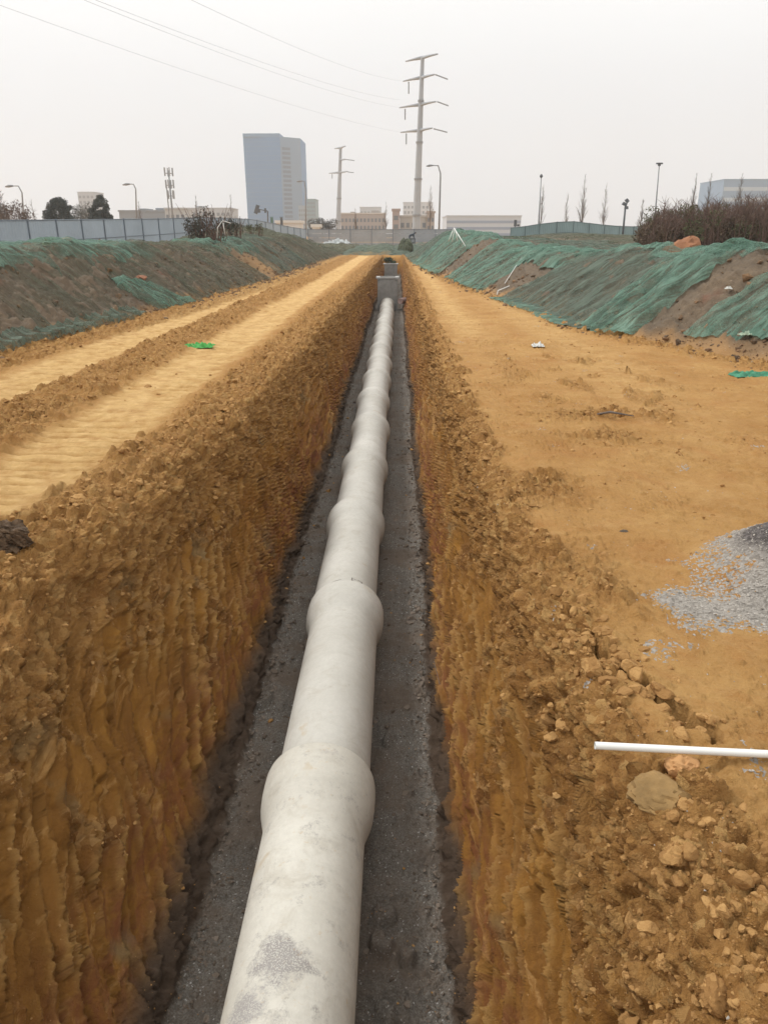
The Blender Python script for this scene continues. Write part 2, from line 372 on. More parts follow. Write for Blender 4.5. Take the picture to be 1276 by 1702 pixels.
M['leafo'] = plain('olive_brush', (0.10, 0.105, 0.045), 0.9, var=0.4, scale=1.2)

# ------------------------------------------------------------------ GROUND with the trench cut into it
FLOOR = -1.48
d_end = 61.5
def xl(d): return np.interp(d, [0, 1.5, 2.4, 3.4, 4.9, 7, 12, 30, 62], [-1.75, -1.85, -1.95, -1.93, -1.68, -1.52, -1.45, -1.38, -1.2])
def xr(d): return np.interp(d, [0, 1.2, 1.8, 2.4, 3.2, 5, 30, 62], [0.84, 0.84, 0.84, 0.80, 0.74, 0.70, 0.70, 0.62])
def depth_fade(d): return 1 - sstep(d_end - 0.7, d_end + 0.3, d)
def toe_l(d): return np.interp(d, [0, 10.6, 17.9, 28.9, 57, 70], [-5.9, -5.64, -5.07, -4.7, -4.4, -4.2])
def toe_r(d): return np.interp(d, [0, 9.8, 11.7, 13.8, 17, 19.6, 24, 30, 48, 62], [5.3, 4.87, 4.1, 3.35, 3.2, 2.9, 2.35, 1.9, 1.15, 1.0])
rows = [-60, -30, -12, -5, -3, -1.5, -0.5, 0.0, 0.4, 0.7]
d = 0.85
while d < 62.5:
    rows.append(d); d += max(0.0075, 0.0045 * d)
rows += list(np.geomspace(63, 860, 60)); rows = np.array(rows); nr = len(rows)
D = rows[:, None]
ms = lambda a, b, n, end=False: np.linspace(a, b, n, endpoint=end)[None, :]
XL, XR = xl(rows)[:, None], xr(rows)[:, None]
XLn = XL + 0.07 * fbm(D / 0.8, D * 0 + 3.3, 4, 21) * 1.6; XRn = XR + 0.06 * fbm(D / 0.7, D * 0 + 8.1, 4, 31) * 1.6
left_far = -np.geomspace(480, 6.3, 16)[None, :] + 0 * D
NB, NW, NF, NR1, NR2 = 360, 270, 110, 150, 270
secB = (-6.3) + (XLn - 0.12 + 6.3) * ms(0, 1, NB)
def wall_curve(top, foot, s):
    """returns X,Z control columns for one wall; s=+1 left wall (going right), top edge to foot"""
    w = foot - top
    X = np.concatenate([top - 0.12 * s, top + 0.02 * s, top + 0.14 * w, top + 0.30 * w, top + 0.62 * w, top + 0.9 * w, foot - 0.03 * s, foot], 1)
    Z = np.array([0, -0.025, -0.12, -0.42, -0.92, -1.33, -1.42, FLOOR])[None, :] + 0 * X
    return X, Z
def resample(X, Z, n):
    seg = np.hypot(np.diff(X, axis=1), np.diff(Z, axis=1)); c = np.concatenate([np.zeros((nr, 1)), np.cumsum(seg, 1)], 1); c /= c[:, -1:]
    q = np.linspace(0, 1, n, endpoint=False); oX = np.empty((nr, n)); oZ = np.empty((nr, n))
    for i in range(nr):
        oX[i] = np.interp(q, c[i], X[i]); oZ[i] = np.interp(q, c[i], Z[i])
    return oX, oZ
FLc, FRc = -0.94 + 0.02 * np.sin(D * 0.7), 0.24 + 0.02 * np.sin(D * 0.9 + 1)
wlX, wlZ = resample(*wall_curve(XLn, FLc, 1), NW)
flX = FLc + (FRc - FLc) * ms(0, 1, NF)
wrX, wrZ = resample(*wall_curve(XRn, FRc, -1), NW)
wrX, wrZ = wrX[:, ::-1], wrZ[:, ::-1]
secR1 = (XRn + 0.12) + (1.9 - XRn - 0.12) * ms(0.004, 1, NR1)
secR2 = 1.9 + (6.3 - 1.9) * ms(0, 1, NR2) + 0 * D
right_far = np.geomspace(6.3, 480, 16)[None, :] + 0 * D
X = np.concatenate([left_far, secB, wlX, flX, wrX, secR1, secR2, right_far], 1)
Z = np.concatenate([0 * left_far, 0 * secB, wlZ, 0 * flX + FLOOR, wrZ, 0 * secR1, 0 * secR2, 0 * right_far], 1)
for _ in range(3):    # round the profile's corners
    for A in (X, Z):
        A[:, 1:-1] = 0.25 * A[:, :-2] + 0.5 * A[:, 1:-1] + 0.25 * A[:, 2:]
fade = depth_fade(D) * (D > -3.2)
Z *= fade
nc = X.shape[1]; Y = D + 0 * X
tx = np.gradient(X, axis=1); tz = np.gradient(Z, axis=1); ln = np.hypot(tx, tz) + 1e-9
NX, NZ = -tz / ln, tx / ln
S = np.cumsum(np.hypot(np.diff(X, axis=1, prepend=X[:, :1]), np.diff(Z, axis=1, prepend=Z[:, :1])), 1)
S = S - S[:, 16 + NB + NW + NF // 2][:, None]
wallm = sstep(0.02, 0.30, -Z) * (1 - sstep(1.38, 1.47, -Z))
steep = sstep(0.25, 0.7, np.abs(NX)) * fade
wallm = wallm * fade
bed = sstep(1.435, 1.475, -Z + 0.03 * noise(Y / 0.15, X / 0.15, 5)) * fade
lft, rgt = X < -0.37, X >= -0.37
near = np.clip((1.9 - 0) / 1, 0, 1)
inner = (np.abs(X) < 7) & (Y > 0.6) & (Y < 63)
# zones on the surface
meander = 0.10 * noise(Y / 4.0, Y * 0 + 1.1, 40)
def band(x, a, b, s): return sstep(a - s, a + s, x) * (1 - sstep(b - s, b + s, x))
Xm = X + meander + 0.10 * noise(X / 0.25, Y / 0.5, 41)
tk1 = band(Xm, -3.02, -2.22, 0.10); tk2 = band(Xm, -4.75, -3.95, 0.12)
track = np.clip(tk1 + tk2, 0, 1) * (Z > -0.02)
tail = band(Xm, 1.0, 1.5, 0.3) * sstep(9, 15, Y) + 0.55 * band(X + 0.25 * (noise(Y / 3, Y * 0, 44)), 2.3, 3.1, 0.3) * sstep(5, 10, Y)
mid = band(Xm, -3.90, -3.10, 0.10) * (0.75 + 0.5 * noise(X / 0.5, Y / 0.9, 42))
edgeL = lft * np.exp(-((Xm - XLn) / 0.42) ** 2) * (Z > -0.45)
edgeL = np.maximum(edgeL, lft * band(Xm, XL - 0.55, XL + 0.25, 0.15) * 0.85 * (Z > -0.4))
edgeR = rgt * band(X + 0.2 * noise(X / 0.4, Y / 0.5, 43), 0.35, XR + 0.10 + 0.30 * sstep(2.1, 1.4, Y), 0.08) * (Z > -0.45)
toeL = band(Xm, toe_l(D) - 0.2, toe_l(D) + 0.75, 0.15); toeR = band(X, toe_r(D) - 0.4, toe_r(D) + 0.5, 0.2) * (Y > 3)
spots = gauss(X, Y, 0.98, 4.75, 0.24, 0.30) + gauss(X, Y, 1.9, 6.85, 0.55, 0.18) + 0.9 * gauss(X, Y, 1.75, 6.1, 0.25, 0.22) + 0.7 * gauss(X, Y, 0.98, 3.25, 0.18, 0.35) + 0.5 * gauss(X, Y, 2.2, 9, 1.0, 2.5) * (noise(X / 0.4, Y / 0.8, 49) > 0.1)
corner = rgt * sstep(1.9, 1.2, Y) * sstep(1.6, 0.9, X) * (Z > -0.5)
crumb = np.clip(mid + edgeL + edgeR + toeL * 0.8 + toeR * 0.7 + spots + corner, 0, 1)
crumb *= inner
patch = sstep(0.02, 0.18, fbm(Y / 0.30, S / 0.50, 3, 60))         # crumbly patches on the walls
upper = 1 - sstep(0.35, 1.0, -Z)
wcr = wallm * np.clip(0.25 + 0.75 * upper, 0, 1) * patch
# displacement along the profile normal
H = np.zeros_like(X)
I = inner
x, y, s_, z = X[I], Y[I], S[I], Z[I]
h = 0.012 * fbm(s_ / 0.6, y / 0.6, 3, 1) * 2 + 0.007 * fbm(s_ / 0.07, y / 0.07, 3, 2) + 0.010 * np.clip(noise(x / 0.5, y / 1.2, 3), 0, 1) * noise(x / 0.05, y / 0.4, 4)
cI, wI, pI, uI, tI = crumb[I], wallm[I], wcr[I], upper[I], track[I]
big = clods(s_, y, 0.15, 70, np.clip(cI * 0.45 + pI * 0.22, 0, 1)); med = clods(s_, y, 0.075, 71, np.clip(cI * 0.7 + pI * 0.6, 0, 1))
crp = sstep(-0.05, 0.35, fbm(x / 0.6, y / 0.8, 3, 9))
sml = clods(s_ + 5, y + 3, 0.036, 72, np.clip((0.12 + 0.65 * crp) * (1 - tI) * (1 - wI) + cI + pI * 0.9, 0, 1)); tiny = clods(s_, y, 0.019, 73, np.clip((0.22 + 0.6 * crp) * (1 - tI) * (z > -1.3) + cI + pI, 0, 1))
cl = np.maximum(np.maximum(big, med), 0) + 0.8 * sml + 0.7 * tiny
h += cl * (1 - 0.25 * wI) + 0.006 * (cI + pI) * fbm(s_ / 0.025, y / 0.025, 2, 77)
h += cI * 0.035 * fbm(s_ / 0.22, y / 0.22, 4, 6) * 1.5
# tread bars pressed by a crawler
ty = y + 0.035 * noise(x / 0.22, y / 0.3, 80) + 0.05 * x * 0
bars = -(0.5 + 0.5 * np.cos(2 * np.pi * ty / 0.185 + 0.7 * noise(x / 0.25, y / 0.6, 81))) ** 5 + 0.35 * (0.5 + 0.5 * np.sin(2 * np.pi * ty / 0.0925)) - 0.1
h += tI * (0.036 * bars * sstep(-0.30, 0.05, noise(x / 0.5, y / 1.3, 82)) - 0.022)
h += tail[I] * (0.020 * bars - 0.01)
# bucket tooth grooves running down the walls
kk = np.where(x < -0.37, 1.35, 2.0) + 0.45 * noise(y / 3.5, y * 0, 91)
gq = np.sqrt(1 + kk ** 2); vw = (y - kk * z + 0.10 * noise(y / 0.5, z / 0.4, 90)) / gq; al = z * gq
gsh = noise(vw / 0.075, al / 0.9, 92); gs2 = noise(vw / 0.034, al / 0.6, 93); gs3 = noise(vw / 0.012, al / 0.25, 94)
W1, W2, WID, WX, WY = worley(vw / 0.085 + 0.25 * noise(al / 0.12, vw / 0.1, 88), al / 0.42 + 0.3 * noise(vw / 0.05, al / 0.2, 89), 87)
tph = vw / 0.100 + 0.55 * noise(vw / 0.4, al / 1.3, 84) + 1.3 * (WID > 0.6) * 0.3
B1, B2, BID, BX, BY = worley(y / 0.050 + 0.4 * noise(y / 0.04, s_ / 0.04, 181), s_ / 0.060 + 0.4 * noise(y / 0.04, s_ / 0.05, 182), 183)
pm2 = sstep(-0.12, 0.12, fbm(y / 0.35, s_ / 0.45, 3, 184) + 0.60 * (0.34 - np.clip(-z, 0, 1.2)))
blk = pm2 * ((BID - 0.5) * 0.020 + BX * (BID * 7 % 1 - 0.5) * 0.030 + BY * (BID * 13 % 1 - 0.5) * 0.030 - 0.010 * (1 - sstep(0, 0.16, B2 - B1)))
scal = np.abs(np.sin(np.pi * tph)); rdg = (1 - sstep(0.15, 0.55, scal)) * sstep(-0.15, 0.15, noise(vw / 0.5, al / 0.5, 83))
facet = -0.054 * np.sqrt(scal) * (1 - 0.35 * pm2) + (WID - 0.5) * 0.040 + WX * (WID * 5 % 1 - 0.5) * 0.05 - 0.012 * (1 - sstep(0, 0.12, W2 - W1))
grv = -np.abs(gsh) * 0.022 + 0.008 * gs2 + 0.003 * gs3 + facet + rdg * (clods(y, s_, 0.055, 78, 0.75 + 0 * y) + clods(y, s_, 0.028, 79, 0.9 + 0 * y)) + blk
h += wI * (grv * (1 - 0.45 * pI) + 0.030 * fbm(y / 0.45, s_ / 0.35, 4, 96) * 1.2 + 0.006 * fbm(y / 0.035, s_ / 0.035, 3, 86))
F1, F2, ID, _, _ = worley(y / 0.34 + 0.5 * noise(y / 0.1, s_ / 0.1, 98), s_ / 0.28 + 0.5 * noise(y / 0.12, s_ / 0.1, 99), 97)
cm_ = sstep(0.05, 0.2, noise(y / 0.9, z / 0.9, 100))
h -= wI * cm_ * 0.018 * (1 - sstep(0.0, 0.045, F2 - F1))
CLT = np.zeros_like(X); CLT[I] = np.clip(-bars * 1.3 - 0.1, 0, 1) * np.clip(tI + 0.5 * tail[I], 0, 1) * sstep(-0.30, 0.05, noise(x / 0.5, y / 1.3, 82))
# bed of the trench: uneven, some fallen lumps
bI = bed[I]
h += bI * (0.028 * fbm(x / 0.35, y / 0.5, 4, 110) + 0.8 * clods(x, y, 0.06, 111, 0.08 + 0 * x) + 0.9 * clods(x, y, 0.016, 112, 0.45 + 0 * x))
h += bI * clods(x, y, 0.13, 113, 0.55 * gauss(x, y, 0.02, 2.55, 0.22, 0.35) + 0.25 * (x > -0.1) * (noise(x / .5, y / .6, 114) > 0.25) + 0.15 * (x < -0.7))
# stained ledge at the foot of the walls
h += 0.03 * np.exp(-((z + 1.36) / 0.05) ** 2) * (0.6 + 0.8 * noise(y / 0.5, z * 0, 115))
bb = np.exp(-((z + 1.40) / 0.09) ** 2)
h += bb * (0.045 * fbm(y / 0.10, z / 0.08, 4, 116) + clods(y, x, 0.06, 117, 0.5 + 0 * x) + clods(y, x, 0.03, 118, 0.6 + 0 * x))
# broad swells of the right-hand working strip
h += 0.02 * (x > 0.6) * fbm(x / 1.2, y / 2.0, 3, 120) * sstep(0.7, 1.5, x)
# pipe sockets sit in shallow hollows
H[I] = h
GU = np.zeros_like(X); GV = np.zeros_like(X); GU[I] = vw; GV[I] = al; RG = np.zeros_like(X); RG[I] = rdg; PB = np.zeros_like(X); PB[I] = pm2 * wI
# slumped edge block and the open crack behind it (right side)
path = [(0.83, 2.78), (0.87, 2.62), (0.91, 2.48), (0.99, 2.36), (1.01, 2.24), (1.08, 2.17), (1.09, 2.10)]
jx = X + 0.060 * fbm(X / 0.11, Y / 0.11, 3, 131); jy = Y + 0.060 * fbm(X / 0.11 + 9, Y / 0.11, 3, 132)
dist = np.full(X.shape, 9.0)
for (ax, ay), (bx, by) in zip(path[:-1], path[1:]):
    ex, ey = bx - ax, by - ay; tt = np.clip(((jx - ax) * ex + (jy - ay) * ey) / (ex * ex + ey * ey), 0, 1)
    dist = np.minimum(dist, np.hypot(jx - ax - tt * ex, jy - ay - tt * ey))
wid = (0.010 + 0.030 * sstep(2.8, 2.25, Y)) * (1 + 0.8 * noise(Y / 0.09, X / 0.09, 134))
crk = (1 - sstep(wid * 0.35, wid * 0.85, dist)) * (np.abs(X) < 7)
px_ = np.interp(Y[:, :1], [p[1] for p in path[::-1]], [p[0] for p in path[::-1]])
slump = sstep(0.006, -0.006, jx - px_) * band(Y, 2.08, 2.9, 0.12) * (X > 0.3) * sstep(-0.9, -0.1, Z)
lowblk = sstep(1.12, 1.0, jx) * sstep(2.16, 2.06, Y) * (X > 0.2) * sstep(-0.95, -0.1, Z)
DZ = -0.13 * crk * sstep(3.6, 2.8, Y) - 0.015 * slump - (0.04 + 0.06 * sstep(1.9, 1.3, Y)) * lowblk
# near-left slumped shoulder
shl = sstep(3.5, 2.9, Y + 0.25 * noise(X / 0.3, Y / 0.3, 133)) * lft * (X > -3.0) * sstep(-1.1, -0.15, Z) * sstep(-2.9, -2.0, X)
DZ -= 0.16 * shl
# gravel heap on the right
hp = gauss(X, Y, 2.03, 3.46, 0.36, 0.36); DZ += 0.30 * np.clip(hp - 0.12, 0, 1)
gn = fbm(X / 0.28, Y / 0.28, 4, 140)
gravel = np.clip(1.6 * gauss(X, Y, 1.82, 2.98, 0.48, 0.19) + 0.8 * gauss(X, Y, 1.36, 3.10, 0.16, 0.14) + gauss(X, Y, 2.10, 3.44, 0.40, 0.36) * 2.6 + 0.5 * gauss(X, Y, 1.02, 2.62, 0.22, 0.12) + 0.42 * gauss(X, Y, 1.15, 2.02, 0.35, 0.14) + 0.55 * gn - 0.20, 0, 1) * rgt * (Z > -0.1)
wet = sstep(0.42, 0.70, hp + 0.12 * gn)
crest = np.clip(0.25 * (spots + mid), 0, 1)
H += 0.02 * np.clip(mid, 0, 1) * inner
Xd = X + NX * H; Zd = Z + NZ * H + DZ
kill = np.zeros_like(X)
red = wallm * np.exp(-((-Z - 1.16) / 0.20) ** 2) * (0.85 + 0 * X) + 0.5 * wallm * np.exp(-((-Z - 0.9) / 0.3) ** 2) * (Y > 6)
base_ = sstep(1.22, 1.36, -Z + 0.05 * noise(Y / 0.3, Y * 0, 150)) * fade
far_green = 0 * X
V = np.stack([Xd, Y, Zd], -1).reshape(-1, 3)
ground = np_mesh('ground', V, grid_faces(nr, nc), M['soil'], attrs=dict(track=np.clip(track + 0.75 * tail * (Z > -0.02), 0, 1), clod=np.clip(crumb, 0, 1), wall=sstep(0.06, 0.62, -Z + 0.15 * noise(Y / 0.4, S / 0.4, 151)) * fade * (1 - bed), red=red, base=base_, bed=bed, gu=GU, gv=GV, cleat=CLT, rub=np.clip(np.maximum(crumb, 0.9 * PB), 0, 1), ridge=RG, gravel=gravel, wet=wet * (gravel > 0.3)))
tag(ground, kind='structure')

# ------------------------------------------------------------------ loose lumps (stuff)
def icos(sub):
    bm = bmesh.new(); bmesh.ops.create_icosphere(bm, subdivisions=sub, radius=1)
    v = np.array([q.co[:] for q in bm.verts], np.float32); f = np.array([[a.index for a in p.verts] for p in bm.faces]); bm.free(); return v, f
def lump_shapes(sub, n, seed, cut=0.75):
    v, f = icos(sub); r = np.random.default_rng(seed); outl = []
    for _ in range(n):
        w = v.copy()
        for _k in range(9):       # chop with planes: broken, angular clay
            nrm = r.normal(size=3); nrm /= np.linalg.norm(nrm); dd = r.uniform(0.38, 0.8)
            over = w @ nrm - dd; w = w - np.outer(np.clip(over, 0, None) * 0.92, nrm)
        w *= 1 + 0.10 * r.normal(size=(len(w), 1)) * (0.35 if sub > 2 else 1)
        w *= r.uniform(0.65, 1.1, size=3)
        outl.append(w.astype(np.float32))
    return outl, f
def scatter(name, P, size, mat, sub, seed, squash=0.75, attrs=None, nshape=14):
    shp, f = lump_shapes(sub, nshape, seed); r = np.random.default_rng(seed + 1); n = len(P); nv = len(shp[0])
    ang = r.uniform(0, 6.283, n); c, s = np.cos(ang), np.sin(ang); b2 = r.uniform(-0.5, 0.5, n)
    idx = r.integers(0, nshape, n); base = np.stack(shp)[idx]
    bx, by, bz = base[..., 0], base[..., 1], base[..., 2]
    by, bz = by * np.cos(b2)[:, None] - bz * np.sin(b2)[:, None], by * np.sin(b2)[:, None] + bz * np.cos(b2)[:, None]
    bx, by = bx * c[:, None] - by * s[:, None], bx * s[:, None] + by * c[:, None]
    V = np.stack([bx, by, bz * squash], -1) * size[:, None, None] + P[:, None, :]
    F = (f[None] + (np.arange(n) * nv)[:, None, None]).reshape(-1, 3)
    A = {k: np.repeat(v, nv) for k, v in (attrs or {}).items()}
    return np_mesh(name, V.reshape(-1, 3), F, mat, smooth=False, attrs=A)
P3 = np.stack([Xd, Y, Zd], -1)
def pick(weight, n, rng):
    w = (weight * inner * area).ravel(); w = w / w.sum(); i = rng.choice(len(w), n, p=w); return i
area = np.abs(np.gradient(S, axis=1) * np.gradient(Y, axis=0))
# visible-size weighting: fewer and bigger far away
wt = np.clip(crumb + 0.6 * wcr * upper + 0.03, 0, 1) * (Z > -1.2)
wt = np.clip(wt + 0.05 + 0.40 * PB * (Z > -1.3) + 0.5 * RG * wallm, 0, 1) * (1 - 0.9 * track)
i = pick(wt / np.clip(Y, 1.6, 60) ** 1.6, 95000, RNG)
i = i[~((X.ravel()[i] > 0.62) & (np.abs(Y.ravel()[i] - 2.02) < 0.09))]
ys = Y.ravel()[i]; size = 0.0034 * np.clip(RNG.pareto(1.9, len(i)) + 1, 1, 7) * np.clip(ys / 3.0, 1, 2.4)
size = np.minimum(size, 0.05) * (1 - 0.40 * (np.abs(NX.ravel()[i]) > 0.5)); size = size * (0.5 + 0.5 * np.clip(crumb.ravel()[i] + PB.ravel()[i] + RG.ravel()[i], 0, 1))
zone = (np.exp(-(dist / 0.16) ** 2) * (jx < px_ + 0.05) + gauss(X, Y, 0.86, 2.65, 0.12, 0.25) + 0.8 * corner + 0.5 * gauss(X, Y, 0.85, 3.25, 0.10, 0.3)) * (Z > -0.5) * (np.abs(X) < 3)
ib = pick(zone + 3.0 * np.exp(-(dist / 0.035) ** 2) * (np.abs(X) < 3) * (Z > -0.5), 620, RNG); ib = ib[~(np.abs(Y.ravel()[ib] - 2.02) < 0.10)]; sb = 0.010 * np.clip(RNG.pareto(1.6, len(ib)) + 1, 1, 4)
lm = M['lump'] = None
def lump_mat(name, a, b, c3):
    m, t, bs, o = new_mat(name); geo = nd(t, 'ShaderNodeNewGeometry'); co = geo.outputs['Position']
    c = mixc(t, mrange(t, geo.outputs['Random Per Island'], 0, 1), a, b)
    c = mixc(t, math2(t, 'MULTIPLY', mrange(t, tnoise(t, 50, 5, 0.7, co), 0.35, 0.7), 0.6), c, c3)
    t.links.new(c, bs.inputs['Base Color']); bs.inputs['Roughness'].default_value = 0.95; bs.inputs['Specular IOR Level'].default_value = 0.2
    bump(t, bs, tnoise(t, 120, 5, 0.7, co), 0.006, 0.9); return m
M['lump'] = lump_mat('clay_lump', (0.31, 0.165, 0.058), (0.52, 0.305, 0.118), (0.29, 0.15, 0.052))
M['lumpd'] = lump_mat('bed_lump', (0.13, 0.10, 0.075), (0.27, 0.22, 0.175), (0.12, 0.09, 0.07))
M['stone'] = lump_mat('grey_stone', (0.25, 0.225, 0.195), (0.56, 0.515, 0.455), (0.40, 0.365, 0.32))
bigm = size > 0.009; Pa = P3.reshape(-1, 3)
tag(scatter('loose_crumbs', Pa[i][~bigm], size[~bigm], M['lump'], 1, 6), 'fine ochre crumbs strewn over the trench walls and working strip', 'soil', kind='stuff')
tag(scatter('loose_soil', np.concatenate([Pa[i][bigm], Pa[ib]]), np.concatenate([size[bigm], sb]), M['lump'], 3, 5), 'crumbled ochre clay lumps along the trench edges and wheel ruts', 'soil', kind='stuff')
i = pick(bed * (0.25 + 3 * np.exp(-((X - FLc) / 0.10) ** 2) + 3 * np.exp(-((X - FRc) / 0.10) ** 2)) / np.clip(Y, 2, 60) ** 1.5, 9000, RNG)
size = 0.004 * np.clip(RNG.pareto(1.8, len(i)) + 1, 1, 5) * np.clip(Y.ravel()[i] / 3, 1, 2)
tag(scatter('bed_gravel', P3.reshape(-1, 3)[i], size, M['lumpd'], 1, 15), 'dark gritty gravel spread over the trench bottom', 'gravel', kind='stuff')
i = pick(np.clip(gravel - 0.10, 0, 1) * (1 - 0.85 * wet) + 0.0015 * rgt * (Z > -0.1) * (X < 2.5) * (Y < 5), 15000, RNG)
size = 0.0032 * np.clip(RNG.pareto(2.5, len(i)) + 1, 1, 3)
tag(scatter('gravel', P3.reshape(-1, 3)[i], size, M['stone'], 1, 25), 'pale grey crushed gravel spilled on the orange ground', 'gravel', kind='stuff')
def ground_at(px, py, iters=6, z0=0.0):
    """point of the built ground surface near the pixel"""
    z = z0
    for _ in range(iters):
        a, b = (px - CX) / FPX, (py - CY) / FPX
        q = at(px, py, 1.0); dirz = q.z - EYE; t = (z - EYE) / dirz; p = Vector((q.x * t, t, z))
        r = int(np.clip(np.searchsorted(rows, p.y), 0, nr - 1)); k = int(np.argmin(np.abs(Xd[r] - p.x) + (Z[r] < -0.7) * 9)); z = 0.5 * z + 0.5 * float(Zd[r, k])
    return p
def rock(name, loc, size, mat, label, cat, seed, sub=4, scale=(1, 1, 0.75), group=None, rz=0.0, rough=1.0):
    v, f = icos(sub); r = np.random.default_rng(seed); w = v.copy()
    for _k in range(11):
        nrm = r.normal(size=3); nrm /= np.linalg.norm(nrm); dd = r.uniform(0.55, 0.85)
        over = w @ nrm - dd; w = w - np.outer(np.clip(over, 0, None) * 0.85, nrm)
    nz = fbm(v[:, 0] * 2.2 + v[:, 2] * 1.7 + seed, v[:, 1] * 2.2 + 5, 4, seed); F1, F2, _, _, _ = worley(v[:, 0] * 2.5 + v[:, 2], v[:, 1] * 2.5 + v[:, 2] * 1.3, seed)
    w *= (1 + rough * (0.16 * nz + 0.10 * np.clip((F2 - F1) * 3, 0, 1) - 0.08 + 0.07 * fbm(v[:, 0] * 7 + v[:, 2] * 5, v[:, 1] * 7 - v[:, 2] * 3, 3, seed + 1)))[:, None]
    w = w * np.array(scale) * size
    o = np_mesh(name, w, f, mat, smooth=True); o.location = loc; o.rotation_euler = (0, 0, rz)
    o.data.set_sharp_from_angle(angle=R(32))
    return tag(o, label, cat, group)
g = 'clay lumps lying on the ground'
rock('clay_lump', ground_at(18, 905) + Vector((0, 0, 0.05)), 0.115, plain('dark_clay', (0.12, 0.075, 0.042), 0.95, var=0.5, scale=25, bumpd=0.03, bscale=30), 'large dark brown crumbly lump of clay by the left edge of the photo', 'clay lump', 3, sub=5, scale=(1.1, 1, 0.8), rough=2.2)
rock('clay_lump', ground_at(133, 838) + Vector((0, 0, 0.02)), 0.062, M['lump'], 'smooth rounded ochre clay lump beside the pale vehicle track', 'clay lump', 8, group=g)
rock('clay_lump', ground_at(1130, 1285) + Vector((0, 0, 0.015)), 0.066, plain('orange_clay', (0.52, 0.28, 0.115), 0.9, var=0.15, scale=12, bumpd=0.006), 'angular orange clay block just below the white conduit', 'clay lump', 12, scale=(0.9, 0.85, 0.8), group=g)
rock('clay_lump', ground_at(1000, 1258) + Vector((0, 0, 0.0)), 0.055, M['lump'], 'flat yellow clay lump under the end of the white conduit', 'clay lump', 14, scale=(1.1, 0.8, 0.7), group=g)
rock('clay_lump', ground_at(1125, 1425) + Vector((0, 0, 0.01)), 0.050, M['lump'], 'lumpy yellow clod on the slumped right shoulder', 'clay lump', 21, scale=(1.1, 1, 0.8), group=g)
rock('clay_lump', ground_at(1100, 1320) + Vector((0, 0, -0.015)), 0.095, plain('olive_clay', (0.27, 0.165, 0.062), 0.95, var=0.3, scale=14, bumpd=0.006), 'broad olive brown clay boulder sunk in the right shoulder', 'clay lump', 22, scale=(1.1, 1, 0.6), group=g)
rock('clay_lump', ground_at(985, 1115) + Vector((0, 0, 0.01)), 0.060, M['lump'], 'yellow clay block leaning over the open crack', 'clay lump', 27, scale=(0.9, 1.1, 0.8), group=g)
rock('clay_lump', ground_at(1005, 1050) + Vector((0, 0, 0.0)), 0.055, M['lump'], 'pale flat clay slab at the head of the open crack', 'clay lump', 31, scale=(1.1, 0.8, 0.5), group=g)
rock('clay_lump', ground_at(1190, 1660) + Vector((0, 0, 0.01)), 0.050, M['lump'], 'big rounded clod in the bottom right corner', 'clay lump', 33, group=g)
rock('clay_lump', ground_at(1110, 1600) + Vector((0, 0, 0.0)), 0.032, M['lump'], 'small round clod up and left of the corner clod', 'clay lump', 34, group=g)
rock('clay_lump', ground_at(1035, 883) + Vector((0, 0, 0.0)), 0.022, plain('dark_clod', (0.10, 0.075, 0.05), 0.95), 'tiny dark clod alone on the smooth orange ground', 'clay lump', 35, group=g, scale=(1.3, 0.8, 0.5))
rock('clay_lump', ground_at(450, 590) + Vector((0, 0, 0.0)), 0.075, M['lump'], 'isolated dark ochre clod on the left trench shoulder', 'clay lump', 36, group=g, scale=(1.3, 0.9, 0.6))

# ------------------------------------------------------------------ PIPES in the trench
PR, BR, PX = 0.255, 0.296, -0.40
PZ = FLOOR + PR - 0.012
def lathe(prof, n=72):
    mb = MB(); vs = []; fs = []
    for (r, yy) in prof:
        vs += [(r * math.cos(2 * math.pi * k / n), yy, r * math.sin(2 * math.pi * k / n)) for k in range(n)]
    for i_ in range(len(prof) - 1):
        for k in range(n): fs.append((i_ * n + k, (i_ + 1) * n + k, (i_ + 1) * n + (k + 1) % n, i_ * n + (k + 1) % n))
    mb.add(vs, fs); return mb
def sm(a, b, n): return [(a[0] + (b[0] - a[0]) * (0.5 - 0.5 * math.cos(math.pi * t / n)), a[1] + (b[1] - a[1]) * t / n) for t in range(n + 1)]
LP = 1.97
# spigot end toward the camera, socket (bell) with its rim at the far end
barrel = [(PR - 0.04, -0.13), (PR - 0.03, -0.13), (PR - 0.012, -0.125), (PR - 0.008, -0.02), (PR, 0.05)] + [(PR, 0.05 + 1.40 * k / 8) for k in range(1, 9)]
bell = [(PR, 1.45), (PR, 1.54)] + sm((PR, 1.55), (BR, 1.77), 12)[1:] + [(BR + 0.003, 1.80), (BR + 0.004, 1.86), (BR + 0.003, 1.925), (BR - 0.001, 1.948), (BR - 0.010, 1.962), (BR - 0.018, LP), (PR + 0.012, LP + 0.001), (PR + 0.009, LP - 0.03), (PR + 0.002, LP - 0.12)]
pm = lathe(barrel); bm_ = lathe(bell)
ords = ['nearest', 'second', 'third', 'fourth', 'fifth', 'sixth', 'seventh', 'eighth', 'ninth', 'tenth', 'eleventh', 'twelfth', 'thirteenth', 'fourteenth', 'fifteenth', 'sixteenth']
pipe0 = None
rim0 = 3.28
